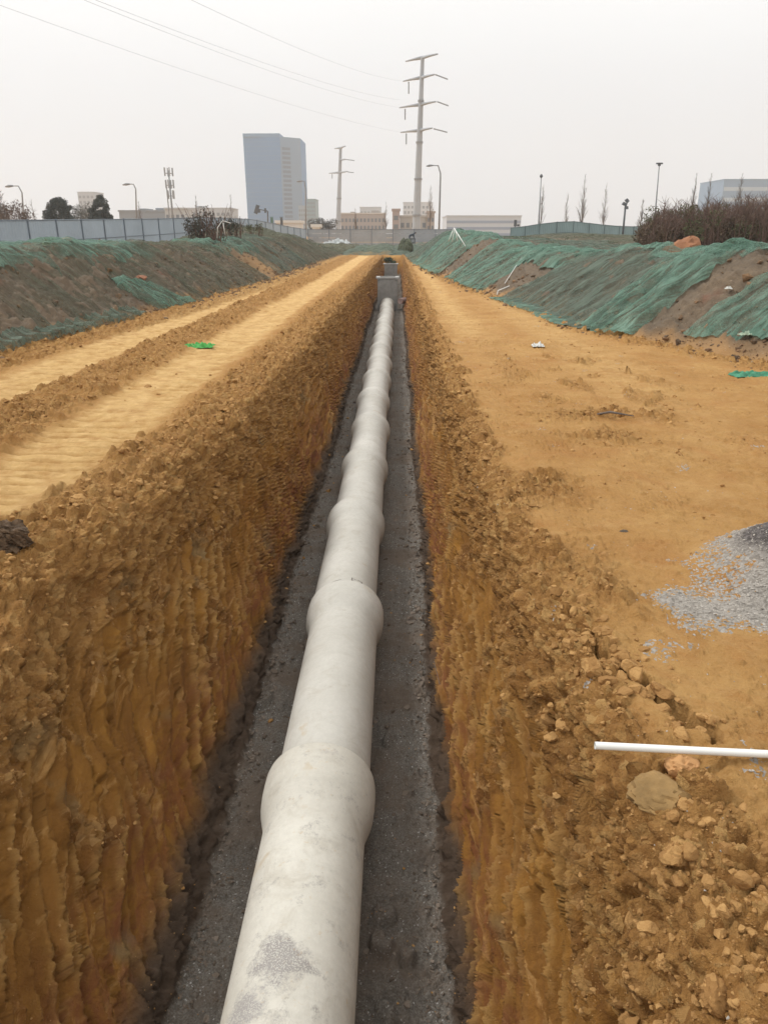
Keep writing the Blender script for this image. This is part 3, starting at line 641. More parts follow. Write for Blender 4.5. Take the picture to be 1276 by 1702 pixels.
for k in range(16):
    y0 = rim0 - LP + LP * k
    dx = 0.012 * math.sin(k * 2.1); dz = 0.006 * math.sin(k * 1.3)
    if k < 2:
        p = empty('concrete_pipe', (PX + dx, y0, PZ + dz)); mt = M['pipe1'] if k == 0 else M['pipe']
        pm.build('barrel', mt, p, True, 40); b_ = bm_.build('socket', mt, p, True, 40)
        if k == 1: pipe0 = p
    else:
        p = copy_tree(pipe0); p.location = (PX + dx, y0, PZ + dz)
    p.rotation_euler = (0, 0, 0)
    if k == 0: lab = 'nearest pale concrete pipe, gravel smeared on its top'
    elif k == 2: lab = 'third pale concrete pipe from the camera, dark stencil marks on top'
    else: lab = f'pale concrete sewer pipe, {ords[k]} in the line from the camera'
    tag(p, lab, 'concrete pipe', 'concrete pipes laid end to end in the trench')
# a pipe behind the camera's feet so the line does not stop short
# stencil marks on the third pipe, just past the socket of the second
third = [o for o in bpy.data.objects if o.name.startswith('concrete_pipe') and 'third' in o.get('label', '')][0]
mb = MB()
def on_pipe(u, v):   # u metres round from the top, v metres along
    a = u / PR; return Vector(((PR + 0.0016) * math.sin(a), v, (PR + 0.0016) * math.cos(a)))
def stroke(u0, v0, u1, v1, w):
    n = 6; du, dv = u1 - u0, v1 - v0; l = math.hypot(du, dv); nx, ny = -dv / l * w / 2, du / l * w / 2
    vs = []; fs = []
    for i_ in range(n + 1):
        t = i_ / n; vs += [on_pipe(u0 + du * t + nx, v0 + dv * t + ny), on_pipe(u0 + du * t - nx, v0 + dv * t - ny)]
    for i_ in range(n): fs.append((2 * i_, 2 * i_ + 1, 2 * i_ + 3, 2 * i_ + 2))
    mb.add(vs, fs)
for grp_ in (((0.065, 0.035, 0.065, 0.125, 0.008), (0.065, 0.108, 0.10, 0.108, 0.006), (0.065, 0.075, 0.10, 0.072, 0.007), (0.065, 0.045, 0.10, 0.042, 0.008)), ((0.112, 0.115, 0.150, 0.112, 0.006), (0.150, 0.035, 0.150, 0.112, 0.012), (0.125, 0.075, 0.150, 0.072, 0.006)), ((-0.10, 0.055, -0.02, 0.075, 0.004),)):
    mb = MB()
    for st_ in grp_: stroke(*st_)
    mb.build('stencil_mark', M['ink'], third)
# ------------------------------------------------------------------ CHAMBERS
def chamber(Yf, w, zt, lab, dpt, hole_r):
    root = empty('inspection_chamber', (PX, Yf, FLOOR))
    bm = bmesh.new(); hw = w / 2; ht = zt - FLOOR; t = 0.12
    # front wall with a round opening
    n = 32; cz = PZ - FLOOR
    ring = [(hole_r * math.cos(2 * math.pi * k / n), hole_r * math.sin(2 * math.pi * k / n) + cz) for k in range(n)]
    outer = []
    for k in range(n):
        a = 2 * math.pi * k / n; c, s = math.cos(a), math.sin(a)
        tt = min(hw / abs(c) if abs(c) > 1e-6 else 1e9, ((ht - cz) / s if s > 1e-6 else (cz / -s if s < -1e-6 else 1e9)))
        outer.append((c * tt, s * tt + cz))
    mb = MB()
    for yy in (0, t):
        vs = [(a, yy, b) for a, b in ring] + [(a, yy, b) for a, b in outer]
        mb.add(vs, [((k, (k + 1) % n, n + (k + 1) % n, n + k) if yy == 0 else (k, n + k, n + (k + 1) % n, (k + 1) % n)) for k in range(n)])
    vs = [(a, 0, b) for a, b in ring] + [(a, t, b) for a, b in ring]; mb.add(vs, [(k, n + k, n + (k + 1) % n, (k + 1) % n) for k in range(n)])
    # corners of the front slab
    for sx in (-1, 1): mb.box((sx * (hw + 0.003), t / 2, ht / 2), (0.03, t + 0.004, ht))
    mb.box((0, t / 2, ht - 0.02), (w + 0.05, t + 0.006, 0.04))
    mb.build('front_wall', M['chamber'], root)
    for sx in (-1, 1):
        q = MB(); q.box((sx * (hw - t / 2), t + dpt / 2, ht / 2), (t, dpt, ht)); q.build('side_wall', M['chamber'], root)
    q = MB(); q.box((0, t + dpt - t / 2 - 0.003, ht / 2), (w - 2 * t - 0.004, t, ht)); q.build('back_wall', M['chamber'], root)
    q = MB()
    for sx in (-1, 1): q.box((sx * (hw + 0.005), t + dpt / 2, ht + 0.03), (0.16, dpt + t, 0.05))
    q.box((0, t / 2 - 0.01, ht + 0.03), (w - 0.15, 0.16, 0.05)); q.box((0, t + dpt - 0.06, ht + 0.03), (w - 0.15, 0.16, 0.05))
    q.build('rim', plain('pale_rim', (0.36, 0.35, 0.33), 0.85), root)
    tag(root, lab, 'manhole'); return root
chamber(32.7, 0.80, -0.17, 'grey concrete inspection chamber that the pipe line runs into', 0.95, 0.29)
chamber(50.0, 0.80, -0.24, 'smaller looking grey concrete chamber further along the trench', 0.9, 0.29)
for k in range(7):
    y0 = 34.2 + LP * k + 0.1
    p = copy_tree(pipe0); p.location = (PX + 0.05, y0, PZ + 0.02)
    tag(p, f"concrete pipe between the two grey chambers, {ords[k] if k else 'first'} beyond the nearer chamber", 'concrete pipe', 'concrete pipes between the two chambers')
# pinkish branch stub
mb = lathe([(0.001, 0.012), (0.10, 0.012), (0.10, 0.0), (0.115, 0.0), (0.12, 0.01), (0.12, 0.5)], 32); o = mb.build('pipe_stub', plain('pink_clay_pipe', (0.46, 0.33, 0.30), 0.8, var=0.2), None, True, 40)
o.location = (0.14, 32.35, -1.05); o.rotation_euler = (0, 0, R(-25)); tag(o, 'short pinkish pipe stub jutting out right of the chamber', 'pipe')

# ------------------------------------------------------------------ WHITE CONDUIT
def ray_z(px, py, z):
    q = at(px, py, 1.0); k = (z - EYE) / (q.z - EYE); return Vector((q.x * k, k, z))
zc_ = -0.05
while zc_ < 0.2:
    a = ray_z(988, 1239, zc_); b2 = ray_z(1276, 1253, zc_); dirv = (b2 - a).normalized(); ok_ = 0
    for k in range(40):
        p_ = a + dirv * (k / 39 * (b2 - a).length); nn = (np.abs(Xd - p_.x) < 0.012) & (np.abs(Y - p_.y) < 0.012) & (Z > -0.6)
        if nn.any() and Zd[nn].max() > p_.z - 0.008: ok_ += 1
    if ok_ <= 2: break
    zc_ += 0.005
mb = MB(); e = b2 + dirv * 1.4
mb.tube([a, a + (e - a) * 0.2 + Vector((0, 0, -0.001)), a + (e - a) * 0.5, e], 0.0125, 16, caps=False)
mb.tube([a + dirv * 0.0005, a + (e - a) * 0.5, e], 0.0103, 16, caps=False)
tag(mb.build('conduit', M['white'], None, True), 'white plastic conduit lying across the slumped right edge', 'conduit')

# ------------------------------------------------------------------ EARTH BANKS
def bank_h(side, off, Yv, xx):
    """height of a bank above the ground; off = distance outward from its toe"""
    if side < 0:
        hh = np.interp(Yv, [0, 10, 20, 28, 40, 50, 57, 66, 72], [1.42, 1.40, 1.33, 1.25, 1.2, 1.08, 0.9, 0.35, -0.3])
        w = 1.9 + 0.3 * noise(Yv / 3, Yv * 0, 201)
    else:
        hh = np.interp(Yv, [0, 10, 15, 22, 27, 33, 42, 52, 60, 70, 110], [1.30, 1.26, 1.16, 1.02, 1.05, 1.3, 1.6, 1.5, 1.1, 0.5, 0.5])
        w = 1.8 + 0.35 * noise(Yv / 3, Yv * 0, 211)
    q = np.clip(off / w, 0, 1.2)
    up = np.clip(q * 1.02, 0, 1); up = up * (1 - 0.10 * sstep(0.8, 1.0, up)) + 0.10 * sstep(0.85, 1.15, q)
    z = hh * up
    z = z + np.clip(off / w, 0, 1) * (0.14 * fbm(xx / 1.5, Yv / 1.5, 4, 220 + side) + 0.10 * noise(Yv / 0.9, off / 4, 222))
    back = sstep(2.4, 3.6, off)
    if side < 0:
        z = z * (1 - 0.75 * sstep(3.5, 9, off)) + 1.0 * gauss(xx, Yv, -10.5, 49, 3.2, 11) * sstep(0.5, 2.5, off) + 0.5 * gauss(xx, Yv, -16, 74, 9, 16)
        z = z - 0.05
    else:
        plat = 0.72 + 0.42 * sstep(28, 60, Yv) + 0.12 * fbm(xx / 5, Yv / 5, 3, 231) + 0.35 * gauss(xx, Yv, 6, 44, 3.5, 12)
        plat = plat + 0.35 * gauss(xx, Yv, 15, 75, 8, 20)
        z = z * (1 - back) + (plat * (1 - sstep(60, 72, Yv) * sstep(16, 6, xx))) * back
    z = z + np.clip(off / 0.5, 0, 1) * 0.05 * fbm(xx / 0.35, Yv / 0.35, 3, 240)
    return z
def bank_mesh(side):
    rr = []; d = 3.0
    while d < (118 if side > 0 else 112): rr.append(d); d += max(0.03, 0.0052 * d)
    rr = np.array(rr)[:, None]
    off = np.concatenate([np.linspace(-0.5, 3.0, 150), np.geomspace(3.03, 46 if side > 0 else 26, 90)])[None, :]
    toe = (toe_l if side < 0 else toe_r)(rr) + 0.12 * fbm(rr / 1.1, rr * 0, 3, 250)
    xx = toe + side * off; yy = rr + 0 * xx; oo = off + 0 * xx
    z = bank_h(side, np.clip(oo, 0, None), yy, xx) * 1.0
    z = np.where(oo < 0, oo * 0.5 - 0.02, z)
    m = np.clip(oo / 0.3, 0, 1)
    cl_ = clods(xx, yy, 0.34, 260, 0.35 + 0 * xx) * 0.5 + clods(xx, yy, 0.16, 261, 0.7 + 0 * xx) * 0.8 + 0.05 * fbm(xx / 0.3, yy / 0.3, 3, 264) + clods(xx, yy, 0.06, 262, 0.7 + 0 * xx)
    z = z + m * cl_ * (yy < 60)
    och = np.clip(sstep(0.35, 0.0, oo + 0.2 * noise(xx / .3, yy / .5, 263)), 0, 1)
    if side < 0: och = np.maximum(och, gauss(yy, oo, 30.5, 0.6, 2.2, 0.8) * 0.9)
    V = np.stack([xx, yy, z], -1).reshape(-1, 3)
    if side < 0: V = V  # outward = -x: flip faces for upward normals
    F = grid_faces(*xx.shape)
    if side < 0: F = F[:, ::-1]
    o = np_mesh('earth_bank', V, F, M['bank'], attrs=dict(ochre=och)); tag(o, kind='structure'); return o
bank_mesh(-1); bank_mesh(1)
def bank_pt(side, yv, off):
    toe = float((toe_l if side < 0 else toe_r)(yv)); xx = np.array([toe + side * off]); return Vector((xx[0], yv, float(bank_h(side, np.array([max(off, 0)]), np.array([float(yv)]), xx)[0])))
def bank_near(side, px, py, y0, y1):
    best = None
    for yv in np.linspace(y0, y1, 120):
        q = at(px, py, yv); off = side * (q.x - float((toe_l if side < 0 else toe_r)(yv)))
        if off < -0.1: continue
        zz = bank_pt(side, yv, off).z
        if best is None or abs(zz - q.z) < best[0]: best = (abs(zz - q.z), Vector((q.x, yv, zz)))
    return best[1]
# toe rubble of both banks
Pn = []; sz = []
for side in (-1, 1):
    for _ in range(2600):
        yv = math.exp(RNG.uniform(math.log(8), math.log(45))); off = RNG.normal(0.05, 0.22)
        p = bank_pt(side, yv, off); Pn.append((p.x, p.y, max(p.z, 0) * (off > 0) + 0.005)); sz.append(min(0.09, 0.010 * (RNG.pareto(1.9) + 1) * max(1, yv / 12)))
    for _ in range(1500):
        yv = math.exp(RNG.uniform(math.log(8), math.log(40))); off = RNG.uniform(0.1, 2.6); p = bank_pt(side, yv, off)
        Pn.append((p.x, p.y, p.z + 0.03)); sz.append(min(0.10, 0.014 * (RNG.pareto(1.9) + 1) * max(1, yv / 14)))
M['bankl'] = lump_mat('bank_lump', (0.13, 0.095, 0.065), (0.32, 0.19, 0.10), (0.10, 0.07, 0.05))
tag(scatter('bank_rubble', np.array(Pn), np.array(sz), M['bankl'], 1, 45), 'brown earth lumps along the feet of the earth banks', 'soil', kind='stuff')
# ------------------------------------------------------------------ DUST NETS on the banks
def net(side, y0, y1, o0, o1, mat, dens, label, seed, skew=0.0, lift=0.05, fold=0.07, ragged=0.25, hem=None, ny=None, grp='dust nets over the earth banks', wav=0.5, holes=0.0):
    nu = 110; nv_ = int(min(700, max(60, (y1 - y0) / 0.035 / max(1, y0 / 14)))) if ny is None else ny
    v = np.linspace(0, 1, nv_)[:, None]; u = np.linspace(0, 1, nu)[None, :]
    yy0 = y0 + (y1 - y0) * v
    lo = o0 + ragged * fbm(yy0 / 0.9, yy0 * 0 + seed, 4, seed); hi = o1 + ragged * 1.5 * fbm(yy0 / 1.3, yy0 * 0 + seed + 3, 3, seed + 1)
    oo = lo + (hi - lo) * u
    yy = yy0 + skew * (oo - o0) + ragged * 0.7 * (noise(oo / 0.5, oo * 0 + seed, seed + 2) * (1 - v) + noise(oo / 0.5, oo * 0 + seed + 7, seed + 3) * v)
    toe = (toe_l if side < 0 else toe_r)(yy); xx = toe + side * oo
    z = bank_h(side, np.clip(oo, 0, None), yy, xx)
    fs = noise((yy - skew * oo) / wav + 0.5 * noise(oo / 0.8, yy / 1.5, seed + 4), oo / 2.6, seed + 5)
    f2 = noise((yy - skew * oo) / (wav * 0.3), oo / 1.6, seed + 6)
    f3 = 1 - 2 * np.abs(noise((yy - skew * oo) / (wav * 0.16), oo / 0.7, seed + 8))
    z = np.maximum(z, 0.0) + lift + fold * 1.15 * (1 - np.abs(fs) * 2.2) + fold * 0.45 * f2 + fold * 0.16 * f3
    edge = np.minimum(np.minimum(u, 1 - u) * 10, np.minimum(v, 1 - v) * 14)
    z = z - (lift + fold * 0.6) * (1 - np.clip(edge, 0, 1)) * 0.8
    ridge = np.exp(-(fs / 0.07) ** 2)
    de = dens * (0.85 if side < 0 else 1.0) - 0.05 + 0.26 * ridge + 0.22 * np.clip(f2, 0, 1) + 0.14 * np.clip(1 - edge, 0, 1) + 0.34 * fbm(xx / 1.1, yy / 1.1, 3, seed + 9) + 0.16 * fbm(xx / 0.25, yy / 0.25, 3, seed + 10)
    keep = None
    if holes > 0:
        hn = fbm(oo / 0.7, yy / 0.9, 3, seed + 12); keep = (hn[:-1, :-1] < 0.55 - holes * 0.5)
    F = grid_faces(nv_, nu, keep); F = F[:, ::-1] if side < 0 else F
    V = np.stack([xx, yy, z], -1).reshape(-1, 3)
    o = np_mesh('dust_net', V, F, mat, attrs=dict(dens=np.clip(de, 0, 1)))
    return tag(o, label, 'dust net', grp)
NL, NR_, NBr = M['netL'], M['netR'], M['netB']
# left bank, near to far
net(-1, 6.5, 17.0, 0.30, 2.1, NL, 0.24, 'thin olive net on the left bank nearest the camera, soil showing through', 301, lift=0.03, fold=0.04)
net(-1, 7.0, 21.5, 1.45, 3.4, NBr, 0.36, 'pale green net bunched along the crest of the near left bank', 302, lift=0.07, fold=0.09, wav=0.7, ragged=0.4)
net(-1, 9.0, 15.8, -0.10, 0.22, NR_, 0.60, 'dark green net hem bunched along the foot of the near left bank', 303, lift=0.05, fold=0.10, ragged=0.12, wav=0.35)
net(-1, 17.2, 20.4, 0.0, 2.3, NL, 0.34, 'olive net strip with taut diagonal edge beside the soil gap, left bank', 304, skew=-0.25, lift=0.05, fold=0.06)
net(-1, 16.9, 18.6, -0.05, 0.75, NBr, 0.42, 'bright green net triangle at the foot of the left bank', 305, skew=-0.9, lift=0.10, fold=0.08, wav=0.3)
net(-1, 20.0, 29.0, 0.0, 2.8, NL, 0.38, 'olive net with taut diagonal folds on the middle of the left bank', 306, skew=-0.2, lift=0.05, fold=0.08, wav=0.9)
net(-1, 31.5, 41.5, 0.1, 3.0, NR_, 0.34, 'mid green net past the red soil gap on the left bank', 307, lift=0.07, fold=0.12, wav=1.0)
net(-1, 27.0, 34.5, 1.35, 3.2, NBr, 0.42, 'bright green net patch above the red soil gap on the left bank', 308, lift=0.09, fold=0.10, wav=1.0)
net(-1, 41.0, 66.0, 0.1, 3.4, NL, 0.40, 'farthest olive net on the left bank, ending at the far fence', 309, lift=0.07, fold=0.12, wav=1.2)
net(-1, 34.0, 66.0, 3.2, 10.0, NL, 0.38, 'green net over the high hump behind the left bank', 310, lift=0.08, fold=0.14, wav=1.4, ragged=0.6)
# right bank, near to far
net(1, 5.5, 10.6, 0.35, 3.0, NL, 0.30, 'thin dark net over the nearest end of the right bank', 321, lift=0.03, fold=0.05, wav=0.6)
net(1, 10.2, 11.6, 0.25, 2.6, NBr, 0.44, 'narrow green net ribbon down the right bank beside bare soil', 322, skew=0.15, lift=0.06, fold=0.08, wav=0.3)
net(1, 12.35, 13.75, -0.15, 2.6, NBr, 0.50, 'bright green gathered net fold down the right bank', 323, skew=0.25, lift=0.09, fold=0.12, wav=0.35)
net(1, 13.3, 20.4, -0.22, 2.5, NR_, 0.55, 'wide grey green net pulled smooth over the middle right bank', 324, skew=0.1, lift=0.06, fold=0.05, wav=1.3, ragged=0.15)
net(1, 14.0, 20.5, -0.36, 0.05, NBr, 0.62, 'turquoise net hem spread on the ground at the middle right bank', 325, lift=0.02, fold=0.04, ragged=0.14, wav=0.5)
net(1, 9.0, 21.5, 2.0, 4.2, NBr, 0.40, 'turquoise net rucked along the crest of the near right bank', 326, lift=0.08, fold=0.12, wav=0.8, ragged=0.45)
net(1, 22.6, 29.5, -0.15, 3.0, NBr, 0.44, 'green net with many folds beyond the brown soil gap, right bank', 327, skew=0.2, lift=0.07, fold=0.12, wav=0.6)
net(1, 20.0, 23.5, 1.2, 4.0, NBr, 0.46, 'green net over the crest above the brown soil gap', 328, lift=0.08, fold=0.10, wav=0.6)
net(1, 32.5, 47.0, -0.35, 3.6, NBr, 0.46, 'large green net sloping to the trench at the far right bank', 329, skew=0.35, lift=0.08, fold=0.14, wav=1.0)
net(1, 44.0, 62.0, -0.4, 4.5, NR_, 0.44, 'dull green net on the farthest slope right of the trench', 330, lift=0.08, fold=0.15, wav=1.5)
net(1, 24.0, 50.0, 3.0, 12.0, NR_, 0.36, 'rumpled green net over the flat top behind the right bank', 331, lift=0.04, fold=0.08, wav=1.3, ragged=0.9, holes=0.45)
net(1, 20.0, 95.0, 11.0, 30.0, NL, 0.30, 'faded olive net far behind the right bank in front of the fence', 332, lift=0.04, fold=0.10, wav=2.0, ragged=1.2, holes=0.3)
# net over the ground past the end of the trench
def flat_net(x0, x1, y0, y1, mat, dens, label, seed, amp, cut=None):
    n1, n2 = 150, 120
    u = np.linspace(0, 1, n1)[None, :]; v = np.linspace(0, 1, n2)[:, None]
    xx = x0 + (x1 - x0) * u + 0.6 * noise(v * 7, v * 0 + seed, seed); yy = y0 + (y1 - y0) * v + 0.5 * noise(u * 9, u * 0 + seed, seed + 1) + 0 * u
    xx = xx + 0 * yy
    z = 0.06 + amp * (0.5 + fbm(xx / 2.2, yy / 3.5, 4, seed + 2)) + 0.05 * noise(xx / 0.5, yy / 2, seed + 3)
    e = np.minimum(np.minimum(u, 1 - u) * 8, np.minimum(v, 1 - v) * 10); z = z * np.clip(e, 0.05, 1)
    if cut: z = np.minimum(z, 9)
    de = dens + 0.3 * fbm(xx / 1.5, yy / 3, 3, seed + 5)
    o = np_mesh('dust_net', np.stack([xx, yy, z], -1).reshape(-1, 3), grid_faces(n2, n1), mat, attrs=dict(dens=np.clip(de, 0, 1)))
    return tag(o, label, 'dust net', 'dust nets over the earth banks')
flat_net(-4.8, -0.1, 62.5, 104, NR_, 0.60, 'green net lying past the trench end, left of the dark mound', 341, 0.45)
flat_net(-0.6, 8.0, 62.6, 106, NR_, 0.70, 'green net lying past the trench end, around and right of the dark mound', 342, 0.55)
flat_net(-11.5, -4.0, 68, 108, NL, 0.55, 'olive net lying in front of the far fence on the left', 343, 0.5)

# dark green overgrown mound at the trench end, and leafy clump
def leaf_cloud(name, centers, rad, n, size, mat, parent=None, flat=1.0, seed=1, up=0.0):
    r = np.random.default_rng(seed); c = np.array(centers); k = r.integers(0, len(c), n)
    dirs = r.normal(size=(n, 3)); dirs /= np.linalg.norm(dirs, axis=1)[:, None]
    rr = np.array(rad)[k] if hasattr(rad, '__len__') else np.full(n, rad)
    P = c[k] + dirs * (rr * r.uniform(0.35, 1.0, n) ** 0.6)[:, None] * np.array([1, 1, flat])
    a = r.normal(size=(n, 3)); a[:, 2] += up; a /= np.linalg.norm(a, axis=1)[:, None]
    b = np.cross(a, r.normal(size=(n, 3))); b /= np.linalg.norm(b, axis=1)[:, None] + 1e-9
    s = size * r.uniform(0.5, 1.4, n)[:, None]
    V = np.stack([P - a * s, P + b * s * 0.45, P + a * s, P - b * s * 0.45], 1).reshape(-1, 3)
    F = np.arange(n * 4).reshape(-1, 4)
    return np_mesh(name, V, F, mat, parent, smooth=False)
def scrub(label, px, py, Y, w, h, mat, seed, name='bush', nst=26, cat='bush', n=1500, group=None, leaf=0.06):
    base = at(px, py, Y); root = empty(name, base)
    r = random.Random(seed); st = MB()
    for _ in range(nst):
        x0, y0 = r.uniform(-w, w) * 0.35, r.uniform(-w, w) * 0.3; x1, y1 = x0 + r.uniform(-1, 1) * w * 0.35, y0 + r.uniform(-1, 1) * w * 0.3; hh = h * r.uniform(0.5, 1.05)
        st.tube([(x0, y0, -0.2), ((x0 + x1) / 2 + r.uniform(-.05, .05), (y0 + y1) / 2, hh * 0.5), (x1, y1, hh)], [0.018 * h / 2 + .006, 0.010, 0.004], 4)
    st.build('stem', M['twig'], root)
    cs = [(r.uniform(-w, w) * 0.42, r.uniform(-w, w) * 0.35, h * r.uniform(0.15, 0.75)) for _ in range(14)]
    leaf_cloud('foliage', cs, 0.30 * min(w, h), n, leaf, mat, root, seed=seed)
    tag(root, label, cat, group); return root
rock('soil_mound', Vector((0.75, 66.5, 0.25)), 1.0, plain('mossy_soil', (0.075, 0.085, 0.050), 0.95, var=0.4, scale=3, bumpd=0.05, bscale=10), 'dark mossy mound of soil just past the trench end', 'soil mound', 51, scale=(0.75, 1.6, 1.0))
scrub('small green leafy bush at the far end of the trench', 648, 440, 58, 0.8, 0.55, plain('green_weed', (0.06, 0.09, 0.045), 0.85, var=0.4), 52, n=700)
rock('soil_mound', bank_near(1, 1130, 418, 14, 30) + Vector((0, 0, 0.10)), 0.42, plain('orange_mound', (0.33, 0.15, 0.075), 0.95, var=0.25, scale=6, bumpd=0.03, bscale=15), 'orange brown heap of earth against the dark scrub on the right', 'soil mound', 53, scale=(1.0, 0.8, 0.85))
rock('soil_mound', bank_near(1, 1063, 414, 14, 34) + Vector((0, 0, 0.0)), 0.27, plain('red_mound', (0.20, 0.11, 0.07), 0.95, var=0.3, scale=6, bumpd=0.03, bscale=15), 'low reddish heap of earth left of the orange heap', 'soil mound', 54, scale=(1.3, 0.8, 0.5))
for k, (px, py, sd) in enumerate(((82, 398, 55), (113, 402, 56))):
    rock('boulder', bank_near(-1, px, py, 9, 24) + Vector((0, 0, 0.06)), 0.17, plain('net_boulder' + str(k), ((0.17, 0.19, 0.10), (0.28, 0.20, 0.15))[k], 0.95, var=0.3, scale=8, bumpd=0.01), ('olive boulder on the crest of the near left bank', 'brownish boulder beside the olive one on the left bank')[k], 'boulder', sd, scale=(1, 1, (0.95, 0.6)[k]))
for k, (px, py) in enumerate(((180, 432), (233, 466))):
    rock('earth_clod', bank_near(-1, px, py, 11, 26) + Vector((0, 0, 0.03)), 0.20, plain('red_clod' + str(k), (0.27, 0.12, 0.065), 0.95, var=0.35, scale=9, bumpd=0.02, bscale=20), ('reddish clods bursting through the net high on the left bank', 'reddish clods in the net gap halfway down the left bank')[k], 'clay lump', 57 + k, scale=(0.8, 1.2, 0.55))

# ------------------------------------------------------------------ small litter
def cloth(name, loc, w, l, mat, label, cat, seed, amp=0.03, rz=0.0, dens=1.0):
    n = 40; u = np.linspace(-1, 1, n)[None, :]; v = np.linspace(-1, 1, n)[:, None]
    ed = 1 + 0.25 * noise(np.arctan2(v, u + 1e-6) * 1.5, u * 0 + seed, seed)
    xx = u * w * ed; yy = v * l * ed; z = 0.006 + amp * np.abs(fbm(xx / w * 1.6 + seed, yy / l * 1.2, 4, seed)) * 1.6
    z *= np.clip(3 * (1 - np.maximum(np.abs(u), np.abs(v))) + 0.15, 0, 1)
    o = np_mesh(name, np.stack([xx, yy, z], -1).reshape(-1, 3), grid_faces(n, n), mat, attrs=dict(dens=np.full(n * n, dens)))
    o.location = loc; o.rotation_euler = (0, 0, rz); sol = o.modifiers.new('thickness', 'SOLIDIFY'); sol.thickness = 0.003
    return tag(o, label, cat)
cloth('cloth_scrap', ground_at(330, 576), 0.22, 0.18, plain('vivid_green_cloth', (0.05, 0.30, 0.05), 0.7, var=0.4, scale=12), 'vivid green scrap of netting crumpled on the left track', 'net scrap', 61, 0.07)
cloth('cloth_scrap', ground_at(1262, 624), 0.34, 0.14, plain('teal_cloth', (0.05, 0.23, 0.13), 0.7, var=0.4, scale=12), 'dark green net scrap at the right edge of the photo', 'net scrap', 62, 0.06)
cloth('plastic_litter', ground_at(893, 575), 0.09, 0.10, plain('white_film', (0.62, 0.63, 0.60), 0.5, var=0.2, scale=15), 'crumpled white plastic litter on the right working strip', 'litter', 63, 0.05)
cloth('plastic_litter', bank_near(1, 1238, 567, 8, 14) + Vector((0, 0, 0.07)), 0.10, 0.06, plain('pale_green_film', (0.35, 0.45, 0.33), 0.5, var=0.2), 'pale green plastic scrap low on the near right bank', 'litter', 64, 0.05)
cloth('plastic_litter', bank_near(1, 1208, 492, 8, 16) + Vector((0, 0, 0.10)), 0.045, 0.05, plain('white_scrap', (0.6, 0.6, 0.56), 0.5), 'small white scrap halfway up the near right bank', 'litter', 65, 0.04)
mb = MB(); p = ground_at(1010, 692); mb.tube([p + Vector((-0.10, 0, 0.02)), p + Vector((0.02, 0.02, 0.035)), p + Vector((0.22, -0.05, 0.015))], [0.008, 0.012, 0.004], 7)
tag(mb.build('stick', M['bark'], None, True), 'brown stick lying among clods on the right working strip', 'stick')
def sticks(name, label, cat, pts_list, rad, parent_loc):
    root = empty(name, parent_loc)
    for pts in pts_list:
        mb = MB(); mb.tube([Vector(q) - Vector(parent_loc) for q in pts], rad, 8); mb.build('stick', M['white'], root, True)
    return tag(root, label, cat)
Yp = 30.0
sticks('stick_bundle', 'white plastic sticks propped in a tripod on the right bank', 'sticks', [[at(753, 381, Yp), at(745, 402, Yp)], [at(755, 381, Yp), at(751, 402, Yp)], [at(756, 380, Yp), at(760, 401, Yp)], [at(754, 379, Yp), at(773, 409, Yp - 1)]], 0.015, at(756, 402, Yp))
Yp = 27.0
sticks('bent_stick', 'bent white sticks standing in the brush pile on the left', 'sticks', [[at(361, 396, Yp), at(362, 378, Yp), at(370, 367, Yp), at(384, 371, Yp)], [at(371, 370, Yp), at(374, 390, Yp)]], 0.013, at(362, 396, Yp))
p1 = bank_near(1, 868, 432, 18, 30) + Vector((0, 0, 0.13)); p2 = bank_near(1, 838, 478, 16, 30) + Vector((0, 0, 0.10))
mb = MB(); mb.tube([p1, p2], 0.009, 8); tag(mb.build('plastic_rod', M['white'], None, True), 'white plastic rod lying down the green net, right bank', 'rod')
p1 = bank_near(1, 846, 480, 16, 26) + Vector((0, 0, 0.08)); p2 = p1 + Vector((-0.30, 0.05, -0.13)); p3 = p2 + Vector((-0.03, -0.1, -0.1))
mb = MB(); mb.tube([p1, p2, p3], 0.014, 8); tag(mb.build('plastic_rod', M['white'], None, True), 'bent white plastic rod at the foot of the right bank', 'rod')
# thin roots hanging from the right wall
mb = MB(); mb.tube([(0.20, 4.6, -1.35), (0.27, 4.4, -1.15), (0.30, 4.25, -1.22), (0.33, 4.1, -1.30)], 0.0022, 5); tag(mb.build('root', M['bark']), 'fine root sticking out low from the right trench wall', 'root')

